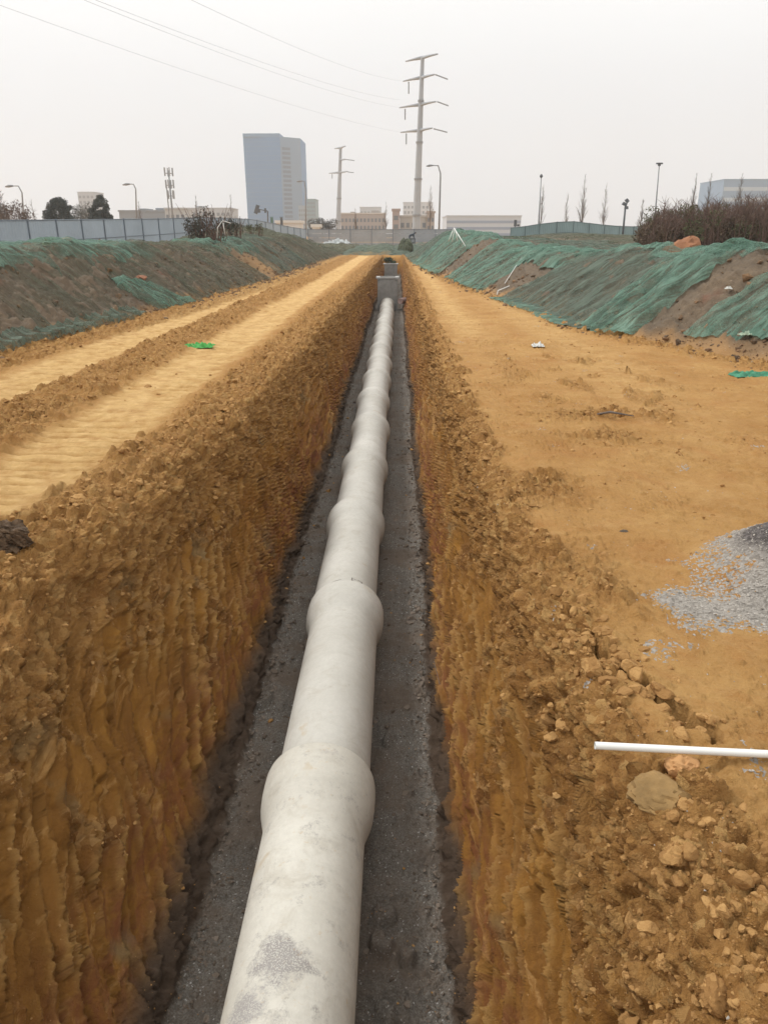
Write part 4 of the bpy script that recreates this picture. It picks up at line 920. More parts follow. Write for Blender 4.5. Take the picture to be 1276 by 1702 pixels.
# ------------------------------------------------------------------ FENCES
def corrugated(mb, a, b, z0a, z0b, zta, ztb, per=0.22, amp=0.02, z_lo=0.0):
    L_ = (b - a).length; n = max(2, int(L_ / per)) ; d_ = (b - a) / L_; nrm = Vector((-d_.y, d_.x, 0))
    prof = []
    for k in range(n):
        for f_, s_ in ((0.0, 0), (0.30, 0), (0.42, 1), (0.88, 1), (1.0, 0)): prof.append(((k + f_) / n, s_))
    vs = []; fs = []
    for t_, s_ in prof:
        p_ = a + (b - a) * t_ + nrm * amp * s_
        vs += [(p_.x, p_.y, z0a + (z0b - z0a) * t_), (p_.x, p_.y, zta + (ztb - zta) * t_)]
    for k in range(len(prof) - 1): fs.append((2 * k, 2 * k + 2, 2 * k + 3, 2 * k + 1))
    mb.add(vs, fs)
def fence(name, label, poly, top, height, pm_, postm, post_r=0.045, rails=(1.15,), per=0.22, horiz=False, step=3.0):
    """poly: list of (x,y); top(t,x,y) gives height of the top"""
    root = empty(name, (poly[0][0], poly[0][1], 0)); o0 = Vector((poly[0][0], poly[0][1], 0))
    pts = []
    for (a, b) in zip(poly[:-1], poly[1:]):
        a, b = Vector((*a, 0)), Vector((*b, 0)); n = max(1, round((b - a).length / step))
        for k in range(n): pts.append(a + (b - a) * k / n)
    pts.append(Vector((*poly[-1], 0)))
    for k, p_ in enumerate(pts):
        zt = top(p_); mb = MB(); mb.box((p_.x - o0.x, p_.y - o0.y - 0.03, zt + 0.03 - (height + 0.3) / 2), (post_r * 2, post_r * 2, height + 0.3)); mb.build('post', postm, root)
        if k + 1 < len(pts):
            q_ = pts[k + 1]; zq = top(q_); mb = MB(); d_ = (q_ - p_).normalized() * (post_r + 0.003)
            A, B = p_ - o0 + d_, q_ - o0 - d_
            if horiz:
                nb = 4; hh = height / nb
                for j in range(nb):
                    za, zb = zt - height + j * hh, zq - height + j * hh
                    c = (A + B) / 2; ln_ = (B - A).length; ang = math.atan2(B.y - A.y, B.x - A.x)
                    mb.box((c.x, c.y, (za + zb) / 2 + hh / 2), (ln_, 0.05, hh - 0.03), Matrix.Rotation(ang, 3, 'Z'))
            else:
                corrugated(mb, A, B, zt - height, zq - height, zt, zq, per)
            mb.build('panel', pm_, root)
            for rz_ in rails + (height - 0.04,):
                mr = MB(); za, zb = zt - height + rz_, zq - height + rz_
                mr.tube([(A.x, A.y - 0.055, za), (B.x, B.y - 0.055, zb)], 0.028, 6); mr.build('rail', postm, root)
    return tag(root, label, 'fence')
M['fb'] = plain('blue_grey_sheet', (0.37, 0.43, 0.48), 0.5, var=0.10, scale=0.4)
M['fp'] = plain('fence_post', (0.15, 0.18, 0.21), 0.5)
M['ff'] = plain('grey_panel', (0.33, 0.345, 0.36), 0.6, var=0.12, scale=0.6)
M['fg'] = plain('green_grey_sheet', (0.23, 0.32, 0.32), 0.55, var=0.15, scale=0.4)
M['fgp'] = plain('green_post', (0.13, 0.18, 0.18), 0.5)
def top_l(p): return EYE + float(np.interp(p.y, [20, 30, 47, 55, 66, 76, 84, 91, 99, 107, 113], [0.42, 0.50, 0.80, 0.97, 1.22, 1.52, 1.60, 1.62, 1.25, 0.85, 0.66]))
fence('corrugated_fence', 'long pale blue corrugated sheet fence behind the left bank', [(-24.2, 29), (-22, 47), (-18.7, 75), (-16.9, 90), (-13.0, 113)], top_l, 2.4, M['fb'], M['fp'], per=0.25)
fence('panel_fence', 'grey horizontal board fence crossing beyond the trench end', [(-12.8, 113.2), (8.5, 113.4)], lambda p: EYE + 0.66 + 0.05 * math.sin(p.x), 2.35, M['ff'], M['fp'], horiz=True, rails=())
def top_r(p): return EYE + float(np.interp(p.x, [6, 13.8, 17, 21, 28, 32, 37, 42, 60], [0.6, 0.7, 1.15, 1.55, 1.0, 0.95, 1.4, 1.95, 2.4]))
fence('corrugated_fence', 'greenish wavy sheet fence behind the flat top on the right', [(13.2, 92.5), (17, 95), (41, 113), (57, 125)], top_r, 2.4, M['fg'], M['fgp'], per=0.3)

# ------------------------------------------------------------------ POWER MASTS AND WIRES
def mast(label, bx, by, tx_, ty_, Y, rb, rt, arms, flanges, ins, base_top=None):
    b = at(bx, by, Y); b.z = 0; t = at(tx_, ty_, Y); root = empty('power_mast', b)
    rel = t - b; N = 10
    mb = MB(); mb.tube([rel * (k / N) for k in range(N + 1)], [rb + (rt - rb) * k / N for k in range(N + 1)], 20); mb.build('pole', M['mono'], root, True, 40)
    def on(py):
        z = at(bx, py, Y).z; f = z / rel.z; return Vector((rel.x * f, rel.y * f, z)), rb + (rt - rb) * f
    for py in flanges:
        c, r_ = on(py); mb = MB(); mb.tube([c - Vector((0, 0, 0.18)), c + Vector((0, 0, 0.18))], r_ + 0.14, 16); mb.build('flange', M['grey'], root)
    ends = []
    for (py, lx, ly, rx, ry, dy) in arms:
        c, r_ = on(py)
        for (ax, ay, sgn) in ((lx, ly, -1), (rx, ry, 1)):
            q = at(ax, ay, Y + dy * sgn) - b; mb = MB(); m_ = c + (q - c) * 0.5 + Vector((0, 0, 0.05))
            mb.tube([c, m_, q], [0.34, 0.24, 0.13], 8); mb.build('crossarm', M['mono'], root, True); ends.append(q + b)
    for (x0, y0, x1, y1) in ins:
        p0 = at(x0, y0, Y) - b; p1 = at(x1, y1, Y) - b; mb = MB(); n = 14; pts = []; rr = []
        for k in range(n * 2 + 1):
            pts.append(p0 + (p1 - p0) * k / (2 * n)); rr.append(0.16 if k % 2 else 0.07)
        mb.tube(pts, rr, 8); mb.build('insulator', M['grey'], root)
    tag(root, label, 'power mast', 'power masts beyond the far fence'); return ends
Y1 = 170
e1 = mast('tall grey power mast with four crossarms above the trench end', 691, 385, 702, 95, Y1, 0.90, 0.36,
     [(96, 674, 102, 727, 90, -4), (129, 670, 135, 722, 124, -4), (174, 664, 179, 724, 169, -4), (217, 666, 220, 718, 213, -4)],
     [168, 237, 298, 358],
     [(679, 136, 679, 156), (673, 181, 673, 199), (675, 222, 675, 240), (723, 124, 744, 132), (726, 169, 745, 176), (720, 214, 743, 220)])
mb = MB(); bz = at(691, 385, Y1)
Y2 = 250
e2 = mast('smaller grey power mast with crossarms, right of the glass tower', 561, 385, 566, 245, Y2, 0.85, 0.42,
     [(246, 556, 247, 574, 243, -4), (266, 564, 268, 575, 265, -3), (287, 547, 288, 578, 285, -4)], [330, 368],
     [(574, 265, 589, 267), (578, 286, 588, 287), (552, 289, 552, 297)])
def wire(label, A, B, sag):
    mb = MB(); n = 26; pts = []
    for k in range(n + 1):
        t_ = k / n; p_ = A + (B - A) * t_; p_ = p_ - Vector((0, 0, sag * 4 * t_ * (1 - t_))); pts.append(p_)
    mb.tube(pts, 0.011, 5, caps=False); o = mb.build('power_line', M['mono'], None, True); tag(o, label, 'power line', 'power lines overhead')
def ext(A, px, py, Yn, over=0.35):
    B = at(px, py, Yn); return A, B + (B - A) * over
for lab, A, (px, py, Yn) in (
    ('lowest overhead wire, crossing the upper left of the sky', e1[6], (32, 3, 62)),
    ('overhead wire, lower one of the close pair in the upper left sky', e1[4], (175, -4, 60)),
    ('overhead wire, upper one of the close pair in the upper left sky', e1[4] + Vector((0, 0, 1.4)), (190, -6, 60)),
    ('steepest overhead wire, nearest the power mast', e1[2], (348, -3, 64))):
    A_, B_ = ext(A, px, py, Yn, 0.2); wire(lab, A_, B_, 1.2)

# ------------------------------------------------------------------ STREET FURNITURE FAR AWAY
def lamp(label, bx, tx_, ty_, hx, hy, Y, r=0.09, by=388):
    b = at(bx, by, Y); b.z = 0; t = at(tx_, ty_, Y) - b; h = at(hx, hy, Y) - b; root = empty('street_lamp', b)
    mb = MB(); k1 = t * 0.92; up = Vector((t.x, 0, t.z))
    mid_ = Vector((t.x * 0.985 + h.x * 0.015, 0, t.z * 0.975)); mb.tube([(0, 0, 0), k1, mid_, Vector((t.x * 0.7 + h.x * 0.3, 0, max(t.z, h.z) * 0.997)), h * 1.0], [r * 1.3, r, r * 0.9, r * 0.8, r * 0.6], 10); mb.build('pole', M['grey'], root, True)
    dr = Vector((h.x - t.x, 0, 0)).normalized(); mb = MB(); mb.tube([h - dr * 0.1, h + dr * 0.45 - Vector((0, 0, 0.03)), h + dr * 0.9 - Vector((0, 0, 0.10))], [0.10, 0.17, 0.07], 8); mb.build('lamp_head', M['grey'], root, True)
    tag(root, label, 'street lamp', 'street lamps beyond the fences')
lamp('tall curved street lamp right of the tall power mast', 729, 732, 285, 718, 275, 122, 0.12)
lamp('curved street lamp beside the glass tower', 508, 508, 312, 502, 301, 135, 0.11)
lamp('street lamp with a short straight arm, left of the phone mast', 226, 226, 312, 215, 306, 110, 0.09)
lamp('street lamp nearest the left edge of the photo', 40, 37, 318, 21, 309, 100, 0.09)
def plain_pole(label, bx, tx_, ty_, Y, r, head):
    b = at(bx, 388, Y); b.z = 0.6; t = at(tx_, ty_, Y) - b; root = empty('lamp_post', b)
    mb = MB(); mb.tube([(0, 0, 0), t * 0.5, t], [r * 1.4, r, r * 0.7], 8); mb.build('pole', M['grey'], root, True)
    mb = MB()
    if head == 'cap': mb.box(t + Vector((0, 0, 0.08)), (0.75, 0.3, 0.16)); mb.box(t + Vector((0, 0, -0.1)), (0.3, 0.2, 0.2))
    else: mb.tube([t - Vector((0, 0, 0.2)), t, t + Vector((0, 0, 0.25))], [0.12, 0.24, 0.1], 8)
    mb.build('lamp_head', M['dark'], root)
    tag(root, label, 'lamp post', 'tall poles behind the right fence')
plain_pole('slim leaning pole with a small round head, behind the right fence', 894, 899, 293, 112, 0.09, 'ball')
plain_pole('tallest slim pole on the right, flat cap on top', 1086, 1095, 273, 100, 0.09, 'cap')
# phone mast (left) and camera mast (right)
def antenna(label, bx, Y, top, dense, name='phone_mast'):
    b = at(bx, 388, Y); b.z = 0; h = at(bx, top, Y).z; root = empty(name, b)
    mb = MB(); mb.tube([(0, 0, 0), (0, 0, h)], [0.20, 0.11], 10); mb.build('pole', M['grey'], root, True)
    for j, zf in enumerate(dense):
        mb = MB(); z = h * zf; mb.tube([(0.5 * math.cos(a_), 0.5 * math.sin(a_), z) for a_ in [k * math.pi / 6 for k in range(13)]], 0.035, 5)
        for k in range(3): a_ = k * 2.1; mb.tube([(0, 0, z), (0.5 * math.cos(a_), 0.5 * math.sin(a_), z)], 0.03, 5)
        mb.build('platform', M['grey'], root)
        for k in range(4):
            a_ = k * math.pi / 2 + 0.5 + j; mb = MB(); mb.box((0.62 * math.cos(a_), 0.62 * math.sin(a_), z + 0.2), (0.22, 0.14, 1.25), Matrix.Rotation(a_, 3, 'Z')); mb.build('antenna', M['ff'], root)
    return tag(root, label, 'phone mast')
antenna('grey phone mast with three rings of antennas on the left', 290, 130, 283, (0.96, 0.80, 0.66))
mb = MB(); b = at(284.5, 388, 128); b.z = 0; mb.tube([(0, 0, 0), (0, 0, at(284, 300, 128).z)], 0.09, 8); mb.build('pole', M['grey']).location = b
_p = bpy.data.objects['pole'] if False else [o for o in bpy.data.objects if o.parent is None and o.name.startswith('pole')][0]; _p.name = 'utility_pole'; tag(_p, 'thin bare pole touching the phone mast on its left', 'pole')
# camera pole on the right
b = at(1035, 385, 95); b.z = 0.4; root = empty('camera_pole', b); t = at(1039, 340, 95) - b
mb = MB(); mb.tube([(0, 0, 0), t], [0.14, 0.11], 8); mb.build('pole', M['dark'], root, True)
for k, (zz, s_) in enumerate(((-0.35, 0.30), (0.05, 0.42), (0.42, 0.34))):
    mb = MB(); mb.box(t + Vector((0.12 * (-1) ** k, 0, zz)), (s_ * 1.4, 0.4, 0.32), Matrix.Rotation(0.4 * k, 3, 'Y'), 0.8); mb.build('camera_box', M['dark'], root)
tag(root, 'short dark pole topped with a cluster of camera boxes', 'camera pole')
# traffic signals
def signal(label, bx, by, arm_x, arm_y, Y):
    b = at(bx, 388, Y); b.z = 0; t = at(bx, by, Y) - b; a_ = at(arm_x, arm_y, Y) - b; root = empty('traffic_signal', b)
    mb = MB(); mb.tube([(0, 0, 0), t], 0.10, 8); mb.tube([t, a_], [0.08, 0.05], 8); mb.build('pole', M['dark'], root)
    mb = MB(); mb.box(a_ + Vector((0, -0.1, -0.1)), (0.55, 0.35, 1.35), Matrix.Rotation(0.35, 3, 'Y')); mb.box(a_ + Vector((0.35, -0.1, -0.35)), (0.4, 0.3, 0.5)); mb.build('signal_head', M['dark'], root)
    mb = MB(); mb.box((a_ + t) / 2 + Vector((0.5, -0.1, -0.1)), (0.3, 0.2, 0.7)); mb.build('sign_plate', M['dark'], root)
    tag(root, label, 'traffic signal')
signal('dark traffic signal on an arm in front of the glass tower', 445, 351, 427, 347, 128)
for (px, lab, m_) in ((469, 'small dark signal box on a post below the glass tower', M['dark']), (453, 'small green signal box on a post below the glass tower', plain('green_box', (0.08, 0.16, 0.12), 0.6))):
    b = at(px, 388, 124); b.z = 0; z = at(px, 368, 124).z; root = empty('signal_post', b)
    mb = MB(); mb.tube([(0, 0, 0), (0, 0, z)], 0.06, 6); mb.build('pole', M['dark'], root); mb = MB(); mb.box((0, 0, z), (0.38, 0.3, 1.1)); mb.box((0, 0, z + 0.62), (0.5, 0.36, 0.08)); mb.build('signal_head', m_, root); tag(root, lab, 'traffic signal')
b = at(855, 388, 118); b.z = 0.4; z = at(855, 371, 118).z - 0.4; root = empty('signal_post', b); mb = MB(); mb.tube([(0, 0, 0), (0, 0, z)], 0.06, 6); mb.build('pole', M['dark'], root); mb = MB(); mb.box((0, 0, z), (0.4, 0.3, 0.9)); mb.box((0.45, 0, z - 0.3), (0.35, 0.25, 0.3)); mb.build('signal_head', M['dark'], root); tag(root, 'small dark signal box left of the right-hand fence', 'traffic signal')

# ------------------------------------------------------------------ BUILDINGS
def bmat(name, c, r=0.6): return plain(name, c, r, var=0.05, scale=0.05)
GL = plain('window_glass', (0.13, 0.15, 0.17), 0.4, var=0.2, scale=0.2)  # window and beige block colours lightened, distance haze put into them
def building(name, label, x0, x1, ytop, Y, depth, mat, rows_, cols_, wmat=GL, win=(0.6, 0.5), trim=None, zb=0.0, parts='window', yaw=0.0, roofbits=True, seed=1):
    a = at(x0, ytop, Y); b = at(x1, ytop, Y); w = b.x - a.x; h = a.z - zb
    root = empty(name, ((a.x + b.x) / 2, Y, zb), yaw); mb = MB(); mb.box((0, depth / 2, h / 2), (w, depth, h)); mb.build('wall', mat, root)
    fh = h / (rows_ + 0.4)
    for i_ in range(rows_):
        for j in range(cols_):
            cw = w / cols_; mb = MB(); mb.box((-w / 2 + cw * (j + 0.5), -0.02, fh * (i_ + 0.55)), (cw * win[0], 0.10, fh * win[1])); mb.build(parts, wmat, root)
    mb = MB(); mb.box((0, depth / 2, h + 0.25), (w + 0.5, depth + 0.5, 0.5)); mb.build('parapet', trim or mat, root)
    if roofbits:
        r = random.Random(seed)
        for _ in range(2):
            mb = MB(); ww = w * r.uniform(0.08, 0.18); mb.box((r.uniform(-0.3, 0.3) * w, depth / 2, h + 0.5 + ww * 0.15), (ww, depth * 0.4, ww * 0.3)); mb.build('roof_box', mat, root)
    return tag(root, label, 'building')
# glass tower
Yt = 650
A = at(404, 228, Yt); Bm = at(466, 228, Yt); C_ = at(497, 234, Yt)
root = empty('office_tower', (A.x, Yt, 0)); w1 = Bm.x - A.x; w2 = C_.x - Bm.x; H1 = A.z
gm = plain('tower_glass', (0.03, 0.15, 0.33), 0.8, var=0.06, scale=0.03); gs = plain('tower_side', (0.10, 0.18, 0.27), 0.8, var=0.05, scale=0.03)
mb = MB(); mb.add([(0, 0, 0), (w1, -3, 0), (w1 + w2, 9, 0), (w1 + w2, 45, 0), (0, 45, 0), (0, 0, H1), (w1, -3, H1), (w1 + w2, 9, H1), (w1 + w2, 45, H1), (0, 45, H1)], [(0, 1, 6, 5), (2, 3, 8, 7), (3, 4, 9, 8), (4, 0, 5, 9), (5, 6, 7, 8, 9)]); mb.build('glass_face', gm, root)
mb = MB(); mb.add([(w1, -3, 0), (w1 + w2, 9, 0), (w1 + w2, 9, H1), (w1, -3, H1)], [(0, 1, 2, 3)]); mb.build('side_face', gs, root)
nfl = 22; bandm = plain('tower_band', (0.015, 0.05, 0.10), 0.4); spand = plain('tower_spandrel', (0.07, 0.18, 0.32), 0.8, var=0.05)
for k in range(nfl):
    z = H1 * (k + 0.5) / nfl
    if k < nfl - 2:
        mb = MB(); mb.box((w1 + w2 * 0.28, -3 + 12 * 0.28 - 0.1, z), (w2 * 0.5, 0.4, H1 / nfl * 0.6), Matrix.Rotation(math.atan2(12, w2), 3, 'Z')); mb.build('window_band', bandm, root)
    mb = MB(); mb.box((w1 / 2, -1.5 - 0.15, z + H1 / nfl * 0.45), (w1 * 0.99, 0.2, H1 / nfl * 0.10), Matrix.Rotation(math.atan2(-3, w1), 3, 'Z')); mb.build('spandrel', spand, root)
mb = MB(); mb.box((w1 / 2, 20, H1 + 1.2), (w1 - 0.5, 44, 2.4)); mb.build('roof_parapet', spand, root)
tag(root, 'tall blue grey glass office tower on the left', 'office tower')
building('office_block', 'small teal office block just right of the glass tower', 510, 524, 332, 520, 20, bmat('teal_block', (0.16, 0.25, 0.28)), 9, 4, roofbits=False)
building('office_block', 'low grey blue block touching the glass tower foot', 496, 511, 343, 560, 20, bmat('greyblue_block', (0.22, 0.28, 0.33)), 6, 4, roofbits=False)
building('apartment_block', 'long brown low building right of the smaller power mast', 566, 640, 356, 300, 14, bmat('tan_block', (0.34, 0.30, 0.28)), 3, 12, trim=bmat('pale_trim', (0.5, 0.48, 0.45)), seed=2)
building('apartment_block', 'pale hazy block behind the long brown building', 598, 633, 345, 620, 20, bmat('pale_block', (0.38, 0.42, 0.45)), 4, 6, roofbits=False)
building('brick_block', 'narrow pinkish stair tower with dark windows left of the mast foot', 652, 664, 350, 230, 10, bmat('pink_block', (0.33, 0.27, 0.26)), 3, 1, roofbits=True, seed=3)
building('brick_block', 'low beige block behind the tall power mast foot', 664.5, 709, 361, 232, 14, bmat('beige_block', (0.38, 0.37, 0.35)), 2, 5, roofbits=False, seed=4)
building('brick_block', 'orange brown block right of the tall power mast foot', 709.5, 722, 354, 231, 12, bmat('orange_block', (0.36, 0.31, 0.28)), 3, 2, roofbits=False)
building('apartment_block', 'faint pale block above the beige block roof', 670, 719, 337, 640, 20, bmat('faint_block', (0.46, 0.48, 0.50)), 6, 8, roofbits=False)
building('factory', 'long white and blue striped building behind the right bank', 742, 866, 360, 330, 30, bmat('white_block', (0.48, 0.53, 0.58)), 3, 1, wmat=bmat('blue_strip', (0.24, 0.30, 0.40)), win=(0.99, 0.42), parts='window_strip', seed=5, roofbits=False)
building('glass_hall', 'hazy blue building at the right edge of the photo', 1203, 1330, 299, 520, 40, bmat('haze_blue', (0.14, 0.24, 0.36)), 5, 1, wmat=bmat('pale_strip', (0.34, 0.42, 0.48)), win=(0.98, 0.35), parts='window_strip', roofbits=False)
building('factory', 'long low grey building behind the dark round trees', 198, 283, 352, 260, 20, bmat('grey_factory', (0.22, 0.245, 0.27)), 2, 7, seed=6)
building('factory', 'small pale annex at the right end of the grey building', 274, 307, 348, 250, 10, bmat('pale_annex', (0.40, 0.42, 0.43)), 3, 4, seed=8, roofbits=False)
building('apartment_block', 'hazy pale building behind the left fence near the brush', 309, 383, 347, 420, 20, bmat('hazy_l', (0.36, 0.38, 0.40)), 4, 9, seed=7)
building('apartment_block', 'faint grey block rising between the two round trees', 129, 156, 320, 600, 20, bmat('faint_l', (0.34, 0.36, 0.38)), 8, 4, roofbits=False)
building('site_hut', 'small white hut roof below the glass tower', 459, 498, 371, 150, 6, bmat('white_hut', (0.62, 0.62, 0.60)), 1, 3, roofbits=False)
building('site_hut', 'small white hut behind the fence left of the smaller mast', 519, 530, 378, 135, 4, bmat('white_hut2', (0.65, 0.65, 0.62)), 1, 2, roofbits=False)

# ------------------------------------------------------------------ TREES
def round_tree(label, px, Y, wpx, top, seed):
    b = at(px, 388, Y); b.z = 0; z1 = at(px, top, Y).z; w = (at(px + wpx / 2, 350, Y).x - at(px - wpx / 2, 350, Y).x) / 2; root = empty('round_tree', b)
    mb = MB(); mb.tube([(0, 0, 0), (0.05, 0, z1 * 0.35), (0, 0, z1 * 0.7)], [0.2, 0.16, 0.06], 8)
    r = random.Random(seed); cs = []; rd = []
    for _ in range(7):
        a_ = r.uniform(0, 6.28); mb.tube([(0.02, 0, z1 * 0.3), (math.cos(a_) * w * 0.6, math.sin(a_) * w * 0.6, z1 * 0.65)], [0.09, 0.03], 6)
    mb.build('trunk', M['bark'], root)
    zc = z1 * 0.56; hz = z1 * 0.44
    for _ in range(130):
        a_ = r.uniform(0, 6.28); ph = r.uniform(-1.0, 1.0); rr = math.sqrt(max(0, 1 - ph * ph)) * r.uniform(0.45, 0.86)
        cs.append((math.cos(a_) * rr * w, math.sin(a_) * rr * w, zc + ph * hz * 0.84)); rd.append(w * r.uniform(0.14, 0.27))
    leaf_cloud('crown', cs, rd, 24000, 0.085, M['leafd'], root, seed=seed); tag(root, label, 'tree', 'dark round trees behind the left fence')
round_tree('wide dark round evergreen tree behind the left fence', 104, 92, 56, 327, 401)
round_tree('narrower dark round evergreen tree right of the wide one', 173, 90, 45, 322, 402)
def bare(label, px, Y, top, spread, seed, name='bare_tree', levels=5, upr=0.5, r0=0.09, zb=0.0, nb=3, group='bare winter trees beyond the fences'):
    b = at(px, 388, Y); b.z = zb; h = at(px, top, Y).z - zb; root = empty(name, b); r = random.Random(seed); tr = MB(); br = MB()
    def grow(mb, p, d_, ln_, rad, lv):
        q = p + d_ * ln_; mb.tube([p, (p + q) / 2 + Vector((r.uniform(-1, 1), r.uniform(-1, 1), 0)) * ln_ * 0.05, q], [rad, rad * 0.8, rad * 0.6], 5 if lv > 2 else 3, caps=False)
        if lv <= 0: return
        for _ in range(nb):
            t_ = r.uniform(0.4, 1.0); s_ = p + (q - p) * t_; nd_ = (d_ * 1.0 + Vector((r.uniform(-1, 1), r.uniform(-1, 1), r.uniform(0, upr))) * spread).normalized()
            grow(br, s_, nd_, ln_ * r.uniform(0.55, 0.8), rad * 0.5, lv - 1)
    n = 9; pts = [Vector((0.05 * math.sin(k * 1.7 + seed), 0, h * k / n)) for k in range(n + 1)]
    tr.tube(pts, [r0 * (1 - 0.88 * k / n) for k in range(n + 1)], 7); tr.build('trunk', M['bark'], root)
    for k in range(levels * 7):
        zf = r.uniform(0.18, 0.97); a_ = r.uniform(0, 6.28); d_ = Vector((math.cos(a_) * spread, math.sin(a_) * spread, upr + 0.55)).normalized()
        grow(br, Vector((0, 0, h * zf)), d_, h * 0.17 * (1.15 - zf), r0 * 0.30 * (1.2 - zf), 2)
    br.build('branches', M['bark'], root); return tag(root, label, 'tree', group)
bare('large bare tree at the left edge of the photo', 6, 78, 290, 0.75, 411, r0=0.16, levels=9, nb=4, upr=0.7)
bare('low spreading bare tree left of the wide round tree', 61, 96, 331, 1.2, 412, r0=0.09, levels=5, upr=0.3)
bare('slim bare tree in front of the long low grey building', 236, 110, 335, 0.35, 413)
bare('slim bare tree between the phone mast and the brush pile', 330, 112, 325, 0.35, 414)
bare('slim bare tree left of the glass tower', 387, 118, 324, 0.45, 415)
bare('slim bare tree between the two power masts', 641, 150, 336, 0.45, 416)
bare('bare tree in front of the orange brown block', 714, 135, 308, 0.35, 417)
bare('thin bare tree in front of the long brown low building', 591, 150, 346, 0.2, 430)
bare('tallest bare poplar behind the middle of the right fence', 964, 125, 290, 0.28, 418, zb=0.5, r0=0.12)
bare('bare poplar right of the tallest one', 1000, 128, 305, 0.30, 419, zb=0.5)
bare('faint small bare poplar left of the tallest one', 938, 140, 322, 0.28, 420, zb=0.5)
bare('bare poplar hugging the slim leaning pole', 897, 122, 308, 0.25, 421, zb=0.5)
bare('bare poplar rising from the left part of the dark scrub', 1144, 90, 288, 0.22, 422, zb=0.8)
bare('bare poplar rising from the middle of the dark scrub', 1168, 92, 288, 0.30, 423, zb=0.8)
bare('bare poplar rising in front of the hazy blue building', 1218, 88, 288, 0.35, 424, zb=0.8)
bare('slim bare sapling left of the tallest slim pole', 1062, 100, 330, 0.4, 425, zb=0.5)
# dark brush and shrubs
scrub('grey green shrub between the two dark round trees', 143, 372, 95, 2.4, 2.4, plain('grey_shrub', (0.10, 0.105, 0.085), 0.9, var=0.3), 431, n=1500, leaf=0.09)
scrub('brown rounded shrub behind the left end of the fence', 26, 372, 82, 3.0, 2.4, plain('brown_shrub', (0.095, 0.06, 0.045), 0.9, var=0.3), 432, n=2200, leaf=0.09)
scrub('dark tangled brush pile on the left bank beside the fence', 347, 400, 30, 1.7, 1.25, plain('dark_brush', (0.060, 0.055, 0.042), 0.9, var=0.4), 433, nst=60, n=1500, leaf=0.045)
scrub('second brush clump right of the bent white sticks', 386, 389, 34, 1.2, 0.7, plain('dark_brush2', (0.055, 0.060, 0.042), 0.9, var=0.4), 434, nst=30, n=800, leaf=0.045)
scrub('small olive shrub on the crest of the left hump', 424, 388, 40, 0.9, 0.5, M['leafo'], 435, nst=14, n=450, leaf=0.04)
scrub('grey hazy shrub mass behind the far fence left of the smaller mast', 537, 388, 140, 5.0, 2.6, plain('grey_shrub2', (0.14, 0.14, 0.13), 0.9, var=0.3), 436, n=2500, leaf=0.14)
def far_brush(name, label, x0, x1, ytop, base_y, Ya, Yb, n_st, n_lf, mat, seed, zbase, lean=0.12):
    """dry scrub: a thicket nobody could count"""
    r = np.random.default_rng(seed); mb = MB(); rr = random.Random(seed)
    for _ in range(n_st):
        f = rr.random(); Yv = rr.uniform(Ya, Yb); px = x0 + (x1 - x0) * f
        top = ytop(px) + 10 * noise(px / 17, 3.3, seed) * 2 + abs(rr.gauss(0, 1)) * 16 + rr.uniform(-4, 26); b = at(px, base_y, Yv); b.z = zbase; h = max(0.4, at(px, top, Yv).z - zbase)
        dx = rr.uniform(-lean, lean) * h; q = b + Vector((dx, rr.uniform(-lean, lean) * h, h)); m_ = (b + q) / 2 + Vector((rr.uniform(-.08, .08), 0, 0))
        mb.tube([b, m_, q], [0.022, 0.014, 0.005], 4, caps=False)
        for _k in range(9):
            t_ = rr.uniform(0.4, 0.98); s_ = m_ + (q - m_) * t_ if t_ > 0.5 else b + (m_ - b) * (t_ + 0.3)
            e_ = s_ + Vector((rr.uniform(-.5, .5), rr.uniform(-.4, .4), rr.uniform(0.15, 0.6))) * 0.6; mb.tube([s_, e_], [0.009, 0.003], 3, caps=False)
    o = mb.build(name, M['twig']); tag(o, label, 'scrub', kind='stuff')
    return o
def tops(px): return float(np.interp(px, [1060, 1080, 1110, 1160, 1200, 1276, 1340], [374, 354, 340, 334, 331, 326, 320]))
far_brush('scrub', 'dense dry reddish brown scrub behind the right bank', 1062, 1345, tops, 410, 27, 42, 1150, 0, M['leafb'], 441, 0.85)
P = []
for k in range(150):
    f = random.random(); px = 1068 + 280 * f; Yv = random.uniform(28, 38); py = random.uniform(float(np.interp(px, [1068, 1110, 1276], [392, 380, 368]) + 16 * noise(px / 22, 1.7, 5)), 408); q = at(px, py, Yv); P.append((q.x, q.y, max(q.z, 0.9)))
o = leaf_cloud('scrub_undergrowth', P, 0.55, 42000, 0.05, M['leafb'], seed=442, flat=0.7); tag(o, 'dark brown undergrowth at the foot of the dry scrub', 'scrub', kind='stuff')
P = [tuple(at(random.uniform(1075, 1330), random.uniform(350, 400), random.uniform(27, 36))) for _ in range(40)]
o = leaf_cloud('scrub_weeds', P, 0.35, 6000, 0.045, M['leafo'], seed=443); tag(o, 'olive green weeds scattered through the dry scrub', 'scrub', kind='stuff')
P = []
for k in range(90):
    yv = random.uniform(32, 80); xx = random.uniform(3.5, 0.30 * yv + 2); off = xx - float(toe_r(yv)); P.append(tuple(bank_pt(1, yv, max(off, 2.0)) + Vector((0, 0, 0.05))))
o = leaf_cloud('bank_weeds', P, 0.6, 8000, 0.045, plain('dull_weed', (0.11, 0.12, 0.065), 0.9, var=0.4), seed=444, flat=0.25, up=1.0); tag(o, 'dull green weeds growing on the flat top of the right bank', 'weeds', kind='stuff')

